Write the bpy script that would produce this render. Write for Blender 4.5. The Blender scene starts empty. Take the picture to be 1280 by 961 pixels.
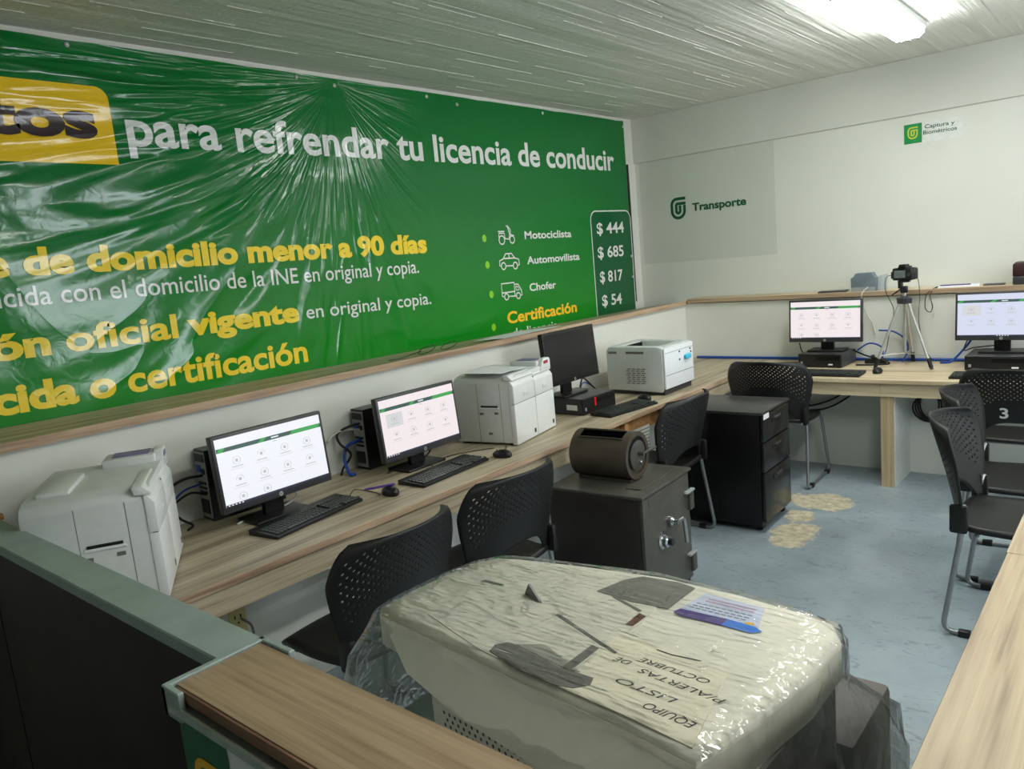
import bpy, bmesh, math, random
from math import pi, sin, cos, radians
from mathutils import Vector, Matrix

random.seed(7)
SC = bpy.context.scene
COL = SC.collection

# ------------------------------------------------------------------ camera, world, exposure
CAM_LOC = Vector((0, 0, 1.65))
YAW, PITCH, ROLL, FPX = 0.7126076, 0.1596182, -0.0924547, 952.354
_f = Vector((-sin(YAW) * cos(PITCH), cos(YAW) * cos(PITCH), -sin(PITCH)))
_r0 = Vector((cos(YAW), sin(YAW), 0))
_u0 = _r0.cross(_f)
_r = cos(ROLL) * _r0 + sin(ROLL) * _u0
_u = -sin(ROLL) * _r0 + cos(ROLL) * _u0
cd = bpy.data.cameras.new('camera')
cd.sensor_width = 36
cd.lens = 36 * FPX / 1280
cd.clip_start = 0.02
cam = bpy.data.objects.new('camera', cd)
M = Matrix((( _r.x, _u.x, -_f.x, CAM_LOC.x), (_r.y, _u.y, -_f.y, CAM_LOC.y), (_r.z, _u.z, -_f.z, CAM_LOC.z), (0, 0, 0, 1)))
cam.matrix_world = M
COL.objects.link(cam)
SC.camera = cam

LAMP_STRENGTH = 46.0
LAMP_COLOR = (0.98, 1.0, 0.96)
DAY_POWER = 160.0
SC.view_settings.view_transform = 'Standard'
SC.view_settings.look = 'None'
SC.view_settings.exposure = 0.0
SC.view_settings.gamma = 1.0
SC.view_settings.use_curve_mapping = False
world = bpy.data.worlds.new('world')
SC.world = world
world.use_nodes = True
world.node_tree.nodes['Background'].inputs[0].default_value = (0.75, 0.85, 1.0, 1)
world.node_tree.nodes['Background'].inputs[1].default_value = 0.3

# ------------------------------------------------------------------ materials
def s2l(c):
    c = c / 255.0
    return c / 12.92 if c <= 0.04045 else ((c + 0.055) / 1.055) ** 2.4

def rgb(r, g, b):
    return (s2l(r), s2l(g), s2l(b), 1)

class NT:
    def __init__(self, name):
        self.m = bpy.data.materials.new(name)
        self.m.use_nodes = True
        self.t = self.m.node_tree
        self.b = self.t.nodes['Principled BSDF']
        self.out = self.t.nodes['Material Output']
    def n(self, typ, **kw):
        nd = self.t.nodes.new(typ)
        for k, v in kw.items():
            setattr(nd, k, v)
        return nd
    def l(self, a, b):
        self.t.links.new(a, b)
    def val(self, v):
        nd = self.n('ShaderNodeValue')
        nd.outputs[0].default_value = v
        return nd.outputs[0]
    def math(self, op, a, b=None, c=None):
        nd = self.n('ShaderNodeMath', operation=op)
        for i, x in enumerate((a, b, c)):
            if x is None:
                continue
            if isinstance(x, (int, float)):
                nd.inputs[i].default_value = x
            else:
                self.l(x, nd.inputs[i])
        return nd.outputs[0]
    def mix(self, f, a, b):
        nd = self.n('ShaderNodeMix', data_type='RGBA')
        for s, x in (('Factor', f), ('A', a), ('B', b)):
            i = [q for q in nd.inputs if q.name == s and (s == 'Factor' and q.type == 'VALUE' or s != 'Factor' and q.type == 'RGBA')][0]
            if isinstance(x, (int, float)):
                i.default_value = x
            elif isinstance(x, tuple):
                i.default_value = x
            else:
                self.l(x, i)
        return [o for o in nd.outputs if o.type == 'RGBA'][0]
    def pos(self):
        return self.n('ShaderNodeNewGeometry').outputs['Position']
    def obj(self):
        return self.n('ShaderNodeTexCoord').outputs['Object']
    def mapv(self, v, scale=(1, 1, 1), rot=(0, 0, 0), loc=(0, 0, 0)):
        nd = self.n('ShaderNodeMapping')
        nd.inputs['Scale'].default_value = scale
        nd.inputs['Rotation'].default_value = rot
        nd.inputs['Location'].default_value = loc
        self.l(v, nd.inputs['Vector'])
        return nd.outputs[0]
    def noise(self, v, scale, detail=3, rough=0.5, dist=0.0):
        nd = self.n('ShaderNodeTexNoise')
        nd.inputs['Scale'].default_value = scale
        nd.inputs['Detail'].default_value = detail
        nd.inputs['Roughness'].default_value = rough
        nd.inputs['Distortion'].default_value = dist
        self.l(v, nd.inputs['Vector'])
        return nd.outputs['Fac']
    def ramp(self, f, stops):
        nd = self.n('ShaderNodeValToRGB')
        e = nd.color_ramp.elements
        while len(e) < len(stops):
            e.new(0.5)
        for i, (p, c) in enumerate(stops):
            e[i].position = p
            e[i].color = c if isinstance(c, tuple) else (c, c, c, 1)
        self.l(f, nd.inputs[0])
        return nd.outputs[0]
    def bump(self, h, dist=1.0, strength=1.0):
        nd = self.n('ShaderNodeBump')
        nd.inputs['Distance'].default_value = dist
        nd.inputs['Strength'].default_value = strength
        self.l(h, nd.inputs['Height'])
        self.l(nd.outputs[0], self.b.inputs['Normal'])
        return nd.outputs[0]
    def set(self, name, v):
        if isinstance(v, (int, float, tuple)):
            self.b.inputs[name].default_value = v
        else:
            self.l(v, self.b.inputs[name])

def plain(name, col, rough=0.5, metal=0.0, var=0.06, scale=30.0, bump=0.0, spec=0.5):
    t = NT(name)
    n = t.noise(t.obj(), scale, 3)
    dark = (col[0] * (1 - var), col[1] * (1 - var), col[2] * (1 - var), 1)
    lite = (min(1, col[0] * (1 + var)), min(1, col[1] * (1 + var)), min(1, col[2] * (1 + var)), 1)
    t.set('Base Color', t.ramp(n, [(0.3, dark), (0.7, lite)]))
    t.set('Roughness', rough)
    t.set('Metallic', metal)
    t.set('Specular IOR Level', spec)
    if bump:
        t.bump(t.noise(t.obj(), scale * 6, 2), bump)
    return t.m

def emis(name, col, strength):
    t = NT(name)
    t.set('Base Color', (0.02, 0.02, 0.02, 1))
    t.set('Emission Color', col)
    t.set('Emission Strength', strength)
    t.set('Roughness', 0.3)
    return t.m

def wood(name, axis, c_dark, c_mid, c_lite, rough=0.45, bands=1.0):
    t = NT(name)
    p = t.pos()
    sc = [9.0, 9.0, 9.0]
    sc[axis] = 0.45
    v = t.mapv(p, tuple(sc))
    n1 = t.noise(v, 1.3 * bands, 4, 0.6, 0.6)
    v2 = t.mapv(p, tuple(x * 6 if i != axis else x * 3 for i, x in enumerate(sc)))
    n2 = t.noise(v2, 1.5, 3, 0.6, 0.3)
    m = t.math('ADD', t.math('MULTIPLY', n1, 0.72), t.math('MULTIPLY', n2, 0.28))
    t.set('Base Color', t.ramp(m, [(0.36, c_dark), (0.46, c_mid), (0.56, c_lite), (0.66, c_mid)]))
    t.set('Roughness', rough)
    t.bump(n2, 0.0006)
    return t.m

MAT = {}
MAT['paint_white'] = None
def wall_mat(name, col, bump=0.0015):
    t = NT(name)
    p = t.pos()
    n = t.noise(p, 2.0, 4, 0.6)
    t.set('Base Color', t.ramp(n, [(0.25, tuple(c * 0.93 for c in col[:3]) + (1,)), (0.75, col)]))
    t.set('Roughness', 0.6)
    t.set('Specular IOR Level', 0.3)
    n2 = t.noise(p, 28, 3)
    n3 = t.noise(p, 5, 2)
    t.bump(t.math('ADD', t.math('MULTIPLY', n2, 0.4), n3), bump * 2)
    return t.m
MAT['wall'] = wall_mat('wall_paint', rgb(226, 227, 219))
MAT['wall2'] = wall_mat('panel_paint', rgb(212, 215, 206), 0.0004)
MAT['beam'] = wall_mat('beam_paint', rgb(218, 219, 211), 0.004)
# board-marked painted concrete ceiling: boards run along y
def ceiling_mat():
    t = NT('ceiling_concrete')
    p = t.pos()
    v = t.mapv(p, (26.0, 0.5, 1))
    n = t.noise(v, 1.0, 4, 0.65, 0.2)
    vb = t.mapv(p, (7.0, 0.15, 1))
    nb = t.noise(vb, 1.0, 2)
    sp = t.noise(p, 40, 3)
    t.set('Base Color', t.ramp(t.math('ADD', t.math('MULTIPLY', n, 0.5), t.math('MULTIPLY', nb, 0.5)),
          [(0.3, rgb(216, 217, 211)), (0.7, rgb(240, 240, 235))]))
    t.set('Roughness', 0.5)
    h = t.math('ADD', t.math('MULTIPLY', n, 0.012), t.math('ADD', t.math('MULTIPLY', nb, 0.020), t.math('MULTIPLY', sp, 0.0022)))
    t.bump(h, 1.0)
    return t.m
MAT['ceiling'] = ceiling_mat()
# painted cement floor with worn tan patches
def floor_mat():
    t = NT('floor_paint')
    p = t.pos()
    n = t.noise(p, 3.5, 5, 0.62)
    n2 = t.noise(p, 22, 4, 0.7)
    base = t.ramp(n, [(0.3, rgb(134, 148, 155)), (0.7, rgb(156, 169, 174))])
    scuff = t.ramp(t.noise(t.mapv(p, (1.2, 2.2, 1)), 9, 5, 0.75, 1.5), [(0.57, 0.0), (0.63, 0.7)])
    base = t.mix(scuff, base, rgb(112, 124, 130))
    sx = t.n('ShaderNodeSeparateXYZ')
    t.l(p, sx.inputs[0])
    wob = t.math('MULTIPLY', t.math('SUBTRACT', t.noise(p, 6, 5, 0.75, 0.5), 0.5), 4.0)
    mask = None
    for (cx, cy, rx, ry) in ((-1.585, 4.66, 0.21, 0.17), (-1.52, 4.06, 0.13, 0.20), (-1.60, 4.35, 0.09, 0.12), (-0.42, 2.02, 0.10, 0.07)):
        dx = t.math('DIVIDE', t.math('SUBTRACT', sx.outputs[0], cx), rx)
        dy = t.math('DIVIDE', t.math('SUBTRACT', sx.outputs[1], cy), ry)
        d = t.math('ADD', t.math('MULTIPLY', dx, dx), t.math('MULTIPLY', dy, dy))
        m = t.ramp(t.math('ADD', d, wob), [(0.75, 1.0), (0.95, 0.0)])
        mask = m if mask is None else t.math('MAXIMUM', mask, m)
    tan = t.ramp(n2, [(0.35, rgb(170, 160, 132)), (0.65, rgb(220, 212, 186))])
    t.set('Base Color', t.mix(mask, base, tan))
    t.set('Roughness', t.ramp(n2, [(0.3, 0.28), (0.7, 0.5)]))
    t.bump(n2, 0.0012)
    return t.m
MAT['floor'] = floor_mat()
MAT['wood_y'] = wood('laminate_along_y', 1, rgb(108, 95, 76), rgb(160, 146, 122), rgb(194, 181, 154))
MAT['wood_x'] = wood('laminate_along_x', 0, rgb(160, 140, 110), rgb(198, 180, 148), rgb(216, 200, 168))
MAT['wood_counter_x'] = wood('counter_laminate_x', 0, rgb(78, 62, 46), rgb(140, 118, 92), rgb(168, 146, 116))
MAT['wood_counter_y'] = wood('counter_laminate_y', 1, rgb(120, 102, 80), rgb(176, 156, 126), rgb(202, 184, 152))
MAT['wood_z'] = wood('laminate_upright', 2, rgb(140, 118, 88), rgb(182, 160, 124), rgb(200, 180, 146))
MAT['shelf_y'] = wood('ledge_laminate_y', 1, rgb(128, 116, 92), rgb(164, 152, 124), rgb(190, 178, 148))
MAT['raw_edge'] = wood('raw_board_edge', 1, rgb(142, 116, 94), rgb(176, 148, 122), rgb(196, 170, 142), 0.7, 2.0)
MAT['raw_edge_x'] = wood('raw_board_edge_x', 0, rgb(86, 58, 42), rgb(120, 88, 66), rgb(150, 116, 88), 0.7, 2.0)
MAT['pine'] = wood('raw_pine', 0, rgb(156, 104, 58), rgb(190, 138, 84), rgb(206, 158, 104), 0.6)
MAT['black_plastic'] = plain('black_plastic', rgb(26, 26, 26), 0.38, bump=0.0002, spec=0.4)
MAT['chair_black'] = plain('chair_plastic', rgb(27, 27, 27), 0.45, scale=60, bump=0.0003, spec=0.4)
MAT['grey_black'] = plain('charcoal_plastic', rgb(52, 53, 56), 0.4)
MAT['dark_metal'] = plain('black_enamel', rgb(13, 13, 13), 0.34, scale=8, spec=0.35)
MAT['drawer_face'] = plain('black_drawer_enamel', rgb(30, 29, 29), 0.22, scale=6)
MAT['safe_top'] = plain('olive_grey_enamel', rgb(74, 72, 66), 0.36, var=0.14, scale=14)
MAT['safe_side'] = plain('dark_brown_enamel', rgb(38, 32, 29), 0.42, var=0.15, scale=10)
MAT['drum'] = plain('bronze_grey_enamel', rgb(84, 76, 66), 0.38, 0.3, var=0.1, scale=12)
MAT['chrome'] = plain('chrome', rgb(190, 192, 196), 0.18, 1.0)
MAT['grey_tube'] = plain('grey_tube', rgb(150, 153, 155), 0.32, 0.75)
MAT['alu'] = plain('brushed_aluminium', rgb(206, 206, 202), 0.3, 0.8)
MAT['white_plastic'] = plain('white_plastic', rgb(226, 228, 226), 0.4, var=0.02)
MAT['offwhite'] = plain('off_white_plastic', rgb(212, 215, 212), 0.45, var=0.03)
MAT['grey_plastic'] = plain('grey_plastic', rgb(150, 154, 155), 0.45)
MAT['laser_grey'] = plain('pale_grey_plastic', rgb(205, 210, 207), 0.42, var=0.03)
MAT['laser_white'] = plain('cool_white_plastic', rgb(228, 232, 236), 0.4, var=0.02)
MAT['beige'] = plain('beige_plastic', rgb(226, 222, 206), 0.42, var=0.03)
MAT['beige2'] = plain('beige_tray_plastic', rgb(218, 214, 200), 0.5, var=0.05, scale=60)
MAT['notice'] = plain('cream_paper', rgb(228, 222, 200), 0.7, var=0.03)
MAT['tray_dark'] = plain('dark_grey_plastic', rgb(112, 110, 103), 0.5)
MAT['body_dark'] = plain('copier_body_grey', rgb(96, 92, 88), 0.55)
MAT['trim_white'] = plain('white_trim', rgb(206, 210, 206), 0.4)
MAT['cap'] = plain('painted_cap', rgb(146, 160, 154), 0.5, var=0.12, scale=9)
MAT['dark_door'] = plain('dark_brown_laminate', rgb(44, 35, 30), 0.5, var=0.25, scale=4, spec=0.2)
MAT['paper'] = plain('white_paper', rgb(232, 233, 236), 0.75, var=0.02)
MAT['ink'] = plain('ink', rgb(40, 38, 36), 0.6)
MAT['green_sign'] = plain('green_vinyl', rgb(0, 140, 70), 0.35)
MAT['dark_green_sign'] = plain('dark_green_vinyl', rgb(8, 96, 50), 0.35)
MAT['logo_green'] = plain('logo_green', rgb(0, 84, 52), 0.5)
MAT['logo_yellow'] = plain('logo_yellow', rgb(238, 186, 30), 0.5)
MAT['logo_lime'] = plain('logo_lime', rgb(190, 205, 60), 0.5)
MAT['blue_cable'] = plain('blue_cable', rgb(20, 74, 168), 0.4)
MAT['black_cable'] = plain('black_cable', rgb(20, 20, 22), 0.5)
MAT['white_cable'] = plain('white_cable', rgb(206, 206, 200), 0.5)
MAT['purple'] = plain('purple_plastic', rgb(72, 48, 128), 0.35)
MAT['cyan'] = plain('cyan_tab', rgb(70, 190, 225), 0.5)
MAT['red'] = plain('red_plastic', rgb(206, 26, 34), 0.4)
MAT['maroon'] = plain('maroon_plastic', rgb(58, 34, 36), 0.35)
MAT['yellow_plate'] = plain('ivory_yellow_plastic', rgb(206, 192, 130), 0.45)
MAT['lilac'] = plain('lilac_label', rgb(120, 112, 160), 0.4)
MAT['display_red'] = plain('red_display', rgb(160, 66, 80), 0.25)
MAT['screen_off'] = plain('dark_screen', rgb(26, 26, 25), 0.22)
MAT['lcd'] = plain('lcd_grey', rgb(104, 112, 112), 0.15)
MAT['box_grey'] = plain('blue_grey_plastic', rgb(112, 124, 132), 0.45)
MAT['sticker_blue'] = plain('pale_blue_sticker', rgb(206, 212, 232), 0.4)
MAT['blue_band'] = plain('blue_band', rgb(40, 120, 215), 0.4)
MAT['key'] = plain('keycap', rgb(50, 57, 52), 0.35)  # greenish gloss of the keys is put into the base colour
MAT['film_hub'] = plain('soot', rgb(70, 68, 64), 0.8)
MAT['screen_on'] = emis('lit_screen_white', (0.86, 0.88, 0.93, 1), 1.0)
MAT['screen_pink'] = emis('lit_screen_warm_white', (0.95, 0.86, 0.88, 1), 0.93)
MAT['screen_blue'] = emis('lit_screen_cool_white', (0.74, 0.78, 0.96, 1), 0.9)
MAT['ui_green'] = emis('lit_ui_green', rgb(60, 170, 84), 0.9)
MAT['ui_dark'] = emis('lit_ui_dark_green', rgb(58, 92, 84), 0.85)
MAT['ui_grey'] = emis('lit_ui_grey', rgb(196, 198, 200), 0.9)
MAT['ui_bar'] = emis('lit_ui_taskbar', rgb(46, 50, 74), 0.8)
MAT['ui_tile'] = emis('lit_ui_tile', rgb(222, 222, 224), 0.9)
MAT['diffuser'] = emis('lamp_diffuser', LAMP_COLOR + (1,), LAMP_STRENGTH)

# vinyl banner: one wrinkle height field shared by the cloth and everything printed on it
def banner_mat(name, col, col2=None, rough=0.17):
    t = NT(name)
    p = t.pos()
    sx = t.n('ShaderNodeSeparateXYZ')
    t.l(p, sx.inputs[0])
    y, z = sx.outputs[1], sx.outputs[2]
    hs = None
    for (ny, nz, k, r0, rw, amp, L, seed) in ((2.83, 2.72, 6.5, 0.95, 0.95, 0.055, 0.85, 1.0), (2.83, 2.72, 13.0, 0.55, 0.40, 0.020, 1.5, 5.0), (0.9, 2.68, 4.0, 0.7, 0.8, 0.020, 1.2, 9.0)):
        dy = t.math('SUBTRACT', ny, y)
        dz = t.math('SUBTRACT', nz, z)
        r = t.math('SQRT', t.math('ADD', t.math('MULTIPLY', dy, dy), t.math('MULTIPLY', dz, dz)))
        # creases fall away from the nail and flatten out sideways, like a swag
        ex = t.math('POWER', 2.718, t.math('MULTIPLY', t.math('ABSOLUTE', dy), -1.0 / L))
        sw = t.math('MULTIPLY', t.math('SIGN', dy), t.math('MULTIPLY', t.math('SUBTRACT', 1.0, ex), L))
        a2 = t.math('ARCTAN2', dz, sw)
        cv = t.n('ShaderNodeCombineXYZ')
        t.l(t.math('MULTIPLY', a2, k), cv.inputs[0])
        t.l(t.math('MULTIPLY', r, 1.1), cv.inputs[1])
        cv.inputs[2].default_value = seed
        nn = t.noise(cv.outputs[0], 1.0, 2, 0.45, 0.5)
        nn = t.math('SUBTRACT', 1.0, t.math('ABSOLUTE', t.math('MULTIPLY', t.math('SUBTRACT', nn, 0.5), 3.0)))
        q = t.math('DIVIDE', t.math('SUBTRACT', r, r0), rw)
        fall = t.math('POWER', 2.718, t.math('MULTIPLY', t.math('MULTIPLY', q, q), -1.0))
        # right of the nail the cloth is pulled flat
        side = t.ramp(t.math('MULTIPLY', t.math('SUBTRACT', 2.0, dy), 0.25), [(0.52, 1.0), (0.66, 0.05)])
        h = t.math('MULTIPLY', t.math('MULTIPLY', t.math('MULTIPLY', nn, fall), amp * 0.45), t.math('MULTIPLY', r, side))
        hs = h if hs is None else t.math('ADD', hs, h)
    # hem gathers along the top edge
    hem = t.ramp(t.math('ABSOLUTE', t.math('SUBTRACT', z, t.math('ADD', 2.645, t.math('MULTIPLY', y, -0.005)))), [(0.0, 1.0), (0.05, 0.0)])
    hem = t.math('MULTIPLY', hem, t.ramp(t.math('MULTIPLY', y, 0.2), [(0.42, 1.0), (0.6, 0.0)]))
    hn = t.noise(t.mapv(p, (1, 6, 14)), 1.2, 3)
    hs = t.math('ADD', hs, t.math('MULTIPLY', t.math('MULTIPLY', hem, hn), 0.016))
    # broad sag
    hs = t.math('ADD', hs, t.math('MULTIPLY', t.noise(t.mapv(p, (1, 0.8, 2.2)), 1.0, 1), 0.035))
    # little crinkles
    hs = t.math('ADD', hs, t.math('MULTIPLY', t.noise(p, 14, 2, 0.5, 1.0), 0.0011))
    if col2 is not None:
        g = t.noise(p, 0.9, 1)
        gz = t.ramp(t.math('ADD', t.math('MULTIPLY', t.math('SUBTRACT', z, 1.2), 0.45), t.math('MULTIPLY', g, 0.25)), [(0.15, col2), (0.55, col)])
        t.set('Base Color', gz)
    else:
        t.set('Base Color', col)
    t.set('Roughness', rough)
    t.set('Specular IOR Level', 0.5)
    t.bump(hs, 1.0)
    return t.m
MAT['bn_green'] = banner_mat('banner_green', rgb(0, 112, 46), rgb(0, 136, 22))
MAT['bn_dark'] = banner_mat('banner_price_green', rgb(8, 92, 50))
MAT['bn_white'] = banner_mat('banner_white_print', rgb(232, 234, 232))
MAT['bn_yellow'] = banner_mat('banner_yellow_print', rgb(255, 222, 56))
MAT['bn_orange'] = banner_mat('banner_orange_print', rgb(255, 204, 50))
MAT['bn_box'] = banner_mat('banner_yellow_box', rgb(248, 204, 40))
MAT['bn_brown'] = banner_mat('banner_dark_print', rgb(62, 50, 54))
MAT['bn_lime'] = banner_mat('banner_lime_print', rgb(140, 214, 44))

# clear stretch film
def film_mat(name, fog=0.06, gl=0.30, sc=1.0):
    t = NT(name)
    t.t.nodes.remove(t.b)
    p = t.pos()
    tr = t.n('ShaderNodeBsdfTransparent')
    tr.inputs[0].default_value = (0.97, 0.975, 0.97, 1)
    gb = t.n('ShaderNodeBsdfGlossy')
    gb.inputs['Roughness'].default_value = 0.045
    df = t.n('ShaderNodeBsdfDiffuse')
    df.inputs[0].default_value = (0.85, 0.86, 0.84, 1)
    v = t.mapv(p, (9.0 * sc, 52.0 * sc, 40.0 * sc), (0, 0, radians(-10)))
    n1 = t.noise(v, 1.0, 1, 0.5, 0.8)
    n2 = t.noise(p, 24 * sc, 1, 0.5, 1.0)
    h = t.math('ADD', t.math('MULTIPLY', n1, 0.0075), t.math('MULTIPLY', n2, 0.0055))
    bp = t.n('ShaderNodeBump')
    bp.inputs['Distance'].default_value = 1.0
    t.l(h, bp.inputs['Height'])
    t.l(bp.outputs[0], gb.inputs['Normal'])
    fr = t.n('ShaderNodeFresnel')
    fr.inputs['IOR'].default_value = 1.5
    t.l(bp.outputs[0], fr.inputs['Normal'])
    m1 = t.n('ShaderNodeMixShader')
    t.l(t.math('MULTIPLY', t.ramp(n1, [(0.45, 0.3), (0.75, 1.6)]), fog), m1.inputs[0])
    t.l(tr.outputs[0], m1.inputs[1])
    t.l(df.outputs[0], m1.inputs[2])
    m2 = t.n('ShaderNodeMixShader')
    t.l(t.math('MINIMUM', t.math('MULTIPLY', fr.outputs[0], gl), 1.0), m2.inputs[0])
    t.l(m1.outputs[0], m2.inputs[1])
    t.l(gb.outputs[0], m2.inputs[2])
    t.l(m2.outputs[0], t.out.inputs[0])
    return t.m
MAT['film'] = film_mat('stretch_film', 0.04, 0.8)
MAT['film_skirt'] = film_mat('stretch_film_skirt', 0.05, 0.7, 0.7)

# ------------------------------------------------------------------ mesh helpers
def finish(name, bm, mats, parent=None, smooth=False, angle=35):
    me = bpy.data.meshes.new(name)
    bm.normal_update()
    bm.to_mesh(me)
    bm.free()
    if not isinstance(mats, (list, tuple)):
        mats = [mats]
    for m in mats:
        me.materials.append(MAT[m] if isinstance(m, str) else m)
    if smooth:
        for p in me.polygons:
            p.use_smooth = True
        if angle < 180:
            try:
                me.set_sharp_from_angle(angle=radians(angle))
            except Exception:
                pass
    o = bpy.data.objects.new(name, me)
    COL.objects.link(o)
    if parent is not None:
        o.parent = parent
    return o

def tag(o, label, cat, group=None, kind=None):
    o['label'] = label
    o['category'] = cat
    if group:
        o['group'] = group
    if kind:
        o['kind'] = kind
    return o

def thing(name, label, cat, loc=(0, 0, 0), rz=0.0, group=None):
    o = bpy.data.objects.new(name, None)
    COL.objects.link(o)
    o.location = loc
    o.rotation_euler = (0, 0, rz)
    o.empty_display_size = 0.1
    return tag(o, label, cat, group)

def structure(o):
    o['kind'] = 'structure'
    return o

def box(bm, x0, x1, y0, y1, z0, z1, bev=0.0, seg=2, mi=0):
    before = set(bm.faces)
    r = bmesh.ops.create_cube(bm, size=1)
    vs = r['verts']
    for v in vs:
        v.co = Vector(((x0 + x1) / 2 + v.co.x * (x1 - x0), (y0 + y1) / 2 + v.co.y * (y1 - y0), (z0 + z1) / 2 + v.co.z * (z1 - z0)))
    if bev > 0:
        es = list({e for v in vs for e in v.link_edges})
        bmesh.ops.bevel(bm, geom=es, offset=bev, segments=seg, profile=0.5, affect='EDGES')
    for f in bm.faces:
        if f not in before:
            f.material_index = mi
    return bm

def newbox(*a, **k):
    bm = bmesh.new()
    return box(bm, *a, **k)

def fillet(pts, rad, n=5):
    pts = [Vector(p) for p in pts]
    out = [pts[0]]
    for i in range(1, len(pts) - 1):
        a, b, c = pts[i - 1], pts[i], pts[i + 1]
        d1, d2 = (a - b), (c - b)
        r = min(rad, d1.length * 0.45, d2.length * 0.45)
        p1, p2 = b + d1.normalized() * r, b + d2.normalized() * r
        for k in range(n + 1):
            t = k / n
            out.append((1 - t) ** 2 * p1 + 2 * t * (1 - t) * b + t * t * p2)
    out.append(pts[-1])
    return out

def tube(bm, pts, r, seg=8, mi=0, cap=True):
    pts = [Vector(p) for p in pts]
    rings = []
    up = None
    for i, p in enumerate(pts):
        a = pts[max(0, i - 1)]
        b = pts[min(len(pts) - 1, i + 1)]
        d = (b - a).normalized()
        if up is None:
            up = Vector((0, 0, 1)) if abs(d.z) < 0.9 else Vector((1, 0, 0))
        s = d.cross(up)
        if s.length < 1e-5:
            s = d.orthogonal()
        s.normalize()
        up = s.cross(d).normalized()
        rr = r[i] if isinstance(r, (list, tuple)) else r
        rings.append([bm.verts.new(p + (s * cos(2 * pi * k / seg) + up * sin(2 * pi * k / seg)) * rr) for k in range(seg)])
    for i in range(len(rings) - 1):
        for k in range(seg):
            f = bm.faces.new((rings[i][k], rings[i][(k + 1) % seg], rings[i + 1][(k + 1) % seg], rings[i + 1][k]))
            f.material_index = mi
    if cap:
        for ring, rev in ((rings[0], False), (rings[-1], True)):
            f = bm.faces.new(ring if rev else list(reversed(ring)))
            f.material_index = mi
    return bm

def spline(pts, n=8):
    pts = [Vector(p) for p in pts]
    P = [pts[0] * 2 - pts[1]] + pts + [pts[-1] * 2 - pts[-2]]
    out = []
    for i in range(1, len(P) - 2):
        for k in range(n):
            t = k / n
            a, b, c, d = P[i - 1], P[i], P[i + 1], P[i + 2]
            out.append(0.5 * ((2 * b) + (c - a) * t + (2 * a - 5 * b + 4 * c - d) * t * t + (3 * b - a - 3 * c + d) * t ** 3))
    out.append(pts[-1])
    return out

def cable(name, pts, r, m, label, cat='cable', group=None, n=8, parent=None):
    bm = bmesh.new()
    tube(bm, spline(pts, n), r, 6)
    o = finish(name, bm, m, parent, True, 180)
    if label:
        tag(o, label, cat, group)
    return o

def lathe(bm, prof, seg=24, axis='z', c=(0, 0, 0), mi=0):
    rings = []
    for (r, h) in prof:
        ring = []
        for k in range(seg):
            a = 2 * pi * k / seg
            x, y = r * cos(a), r * sin(a)
            if axis == 'z':
                co = (x, y, h)
            elif axis == 'x':
                co = (h, x, y)
            else:
                co = (y, h, x)
            ring.append(bm.verts.new(Vector(co) + Vector(c)))
        rings.append(ring)
    for i in range(len(rings) - 1):
        for k in range(seg):
            f = bm.faces.new((rings[i][k], rings[i][(k + 1) % seg], rings[i + 1][(k + 1) % seg], rings[i + 1][k]))
            f.material_index = mi
    f = bm.faces.new(list(reversed(rings[0]))); f.material_index = mi
    f = bm.faces.new(rings[-1]); f.material_index = mi
    return bm

def prism(bm, poly, O, U, V, N, depth, mi=0, bev=0.0):
    """polygon in the plane O + u U + v V, extruded by depth along N"""
    O, U, V, N = Vector(O), Vector(U), Vector(V), Vector(N)
    a = [bm.verts.new(O + U * u + V * v) for u, v in poly]
    b = [bm.verts.new(O + U * u + V * v + N * depth) for u, v in poly]
    n = len(a)
    fs = [bm.faces.new(list(reversed(a))), bm.faces.new(b)]
    for i in range(n):
        fs.append(bm.faces.new((a[i], a[(i + 1) % n], b[(i + 1) % n], b[i])))
    for f in fs:
        f.material_index = mi
    if bev:
        es = list({e for f in fs for e in f.edges})
        bmesh.ops.bevel(bm, geom=es, offset=bev, segments=2, profile=0.5, affect='EDGES')
    bmesh.ops.recalc_face_normals(bm, faces=list(bm.faces))
    return bm

def rrect(w, h, r, n=5, x0=0.0, y0=0.0, corners=(1, 1, 1, 1)):
    """rounded rectangle outline, counter-clockwise from lower-left corner, origin at lower left"""
    out = []
    for i, (cx, cy, a0) in enumerate(((r, r, pi), (w - r, r, 1.5 * pi), (w - r, h - r, 0), (r, h - r, 0.5 * pi))):
        if corners[i]:
            for k in range(n + 1):
                a = a0 + 0.5 * pi * k / n
                out.append((x0 + cx + r * cos(a), y0 + cy + r * sin(a)))
        else:
            out.append((x0 + (0 if i in (0, 3) else w), y0 + (0 if i in (0, 1) else h)))
    return out

def ribbon(bm, pts, w, O, U, V, mi=0, closed=False, lift=0.0, N=(0, 0, 1)):
    """flat stroke of width w along 2-D points in plane O,U,V"""
    O, U, V, N = Vector(O), Vector(U), Vector(V), Vector(N)
    n = len(pts)
    L, R = [], []
    for i in range(n):
        if closed:
            a, b = pts[i - 1], pts[(i + 1) % n]
        else:
            a, b = pts[max(0, i - 1)], pts[min(n - 1, i + 1)]
        dx, dy = b[0] - a[0], b[1] - a[1]
        l = math.hypot(dx, dy) or 1
        nx, ny = -dy / l * w / 2, dx / l * w / 2
        x, y = pts[i]
        L.append(bm.verts.new(O + U * (x + nx) + V * (y + ny) + N * lift))
        R.append(bm.verts.new(O + U * (x - nx) + V * (y - ny) + N * lift))
    for i in range(n if closed else n - 1):
        j = (i + 1) % n
        f = bm.faces.new((R[i], R[j], L[j], L[i]))
        f.material_index = mi
    return bm

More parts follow.
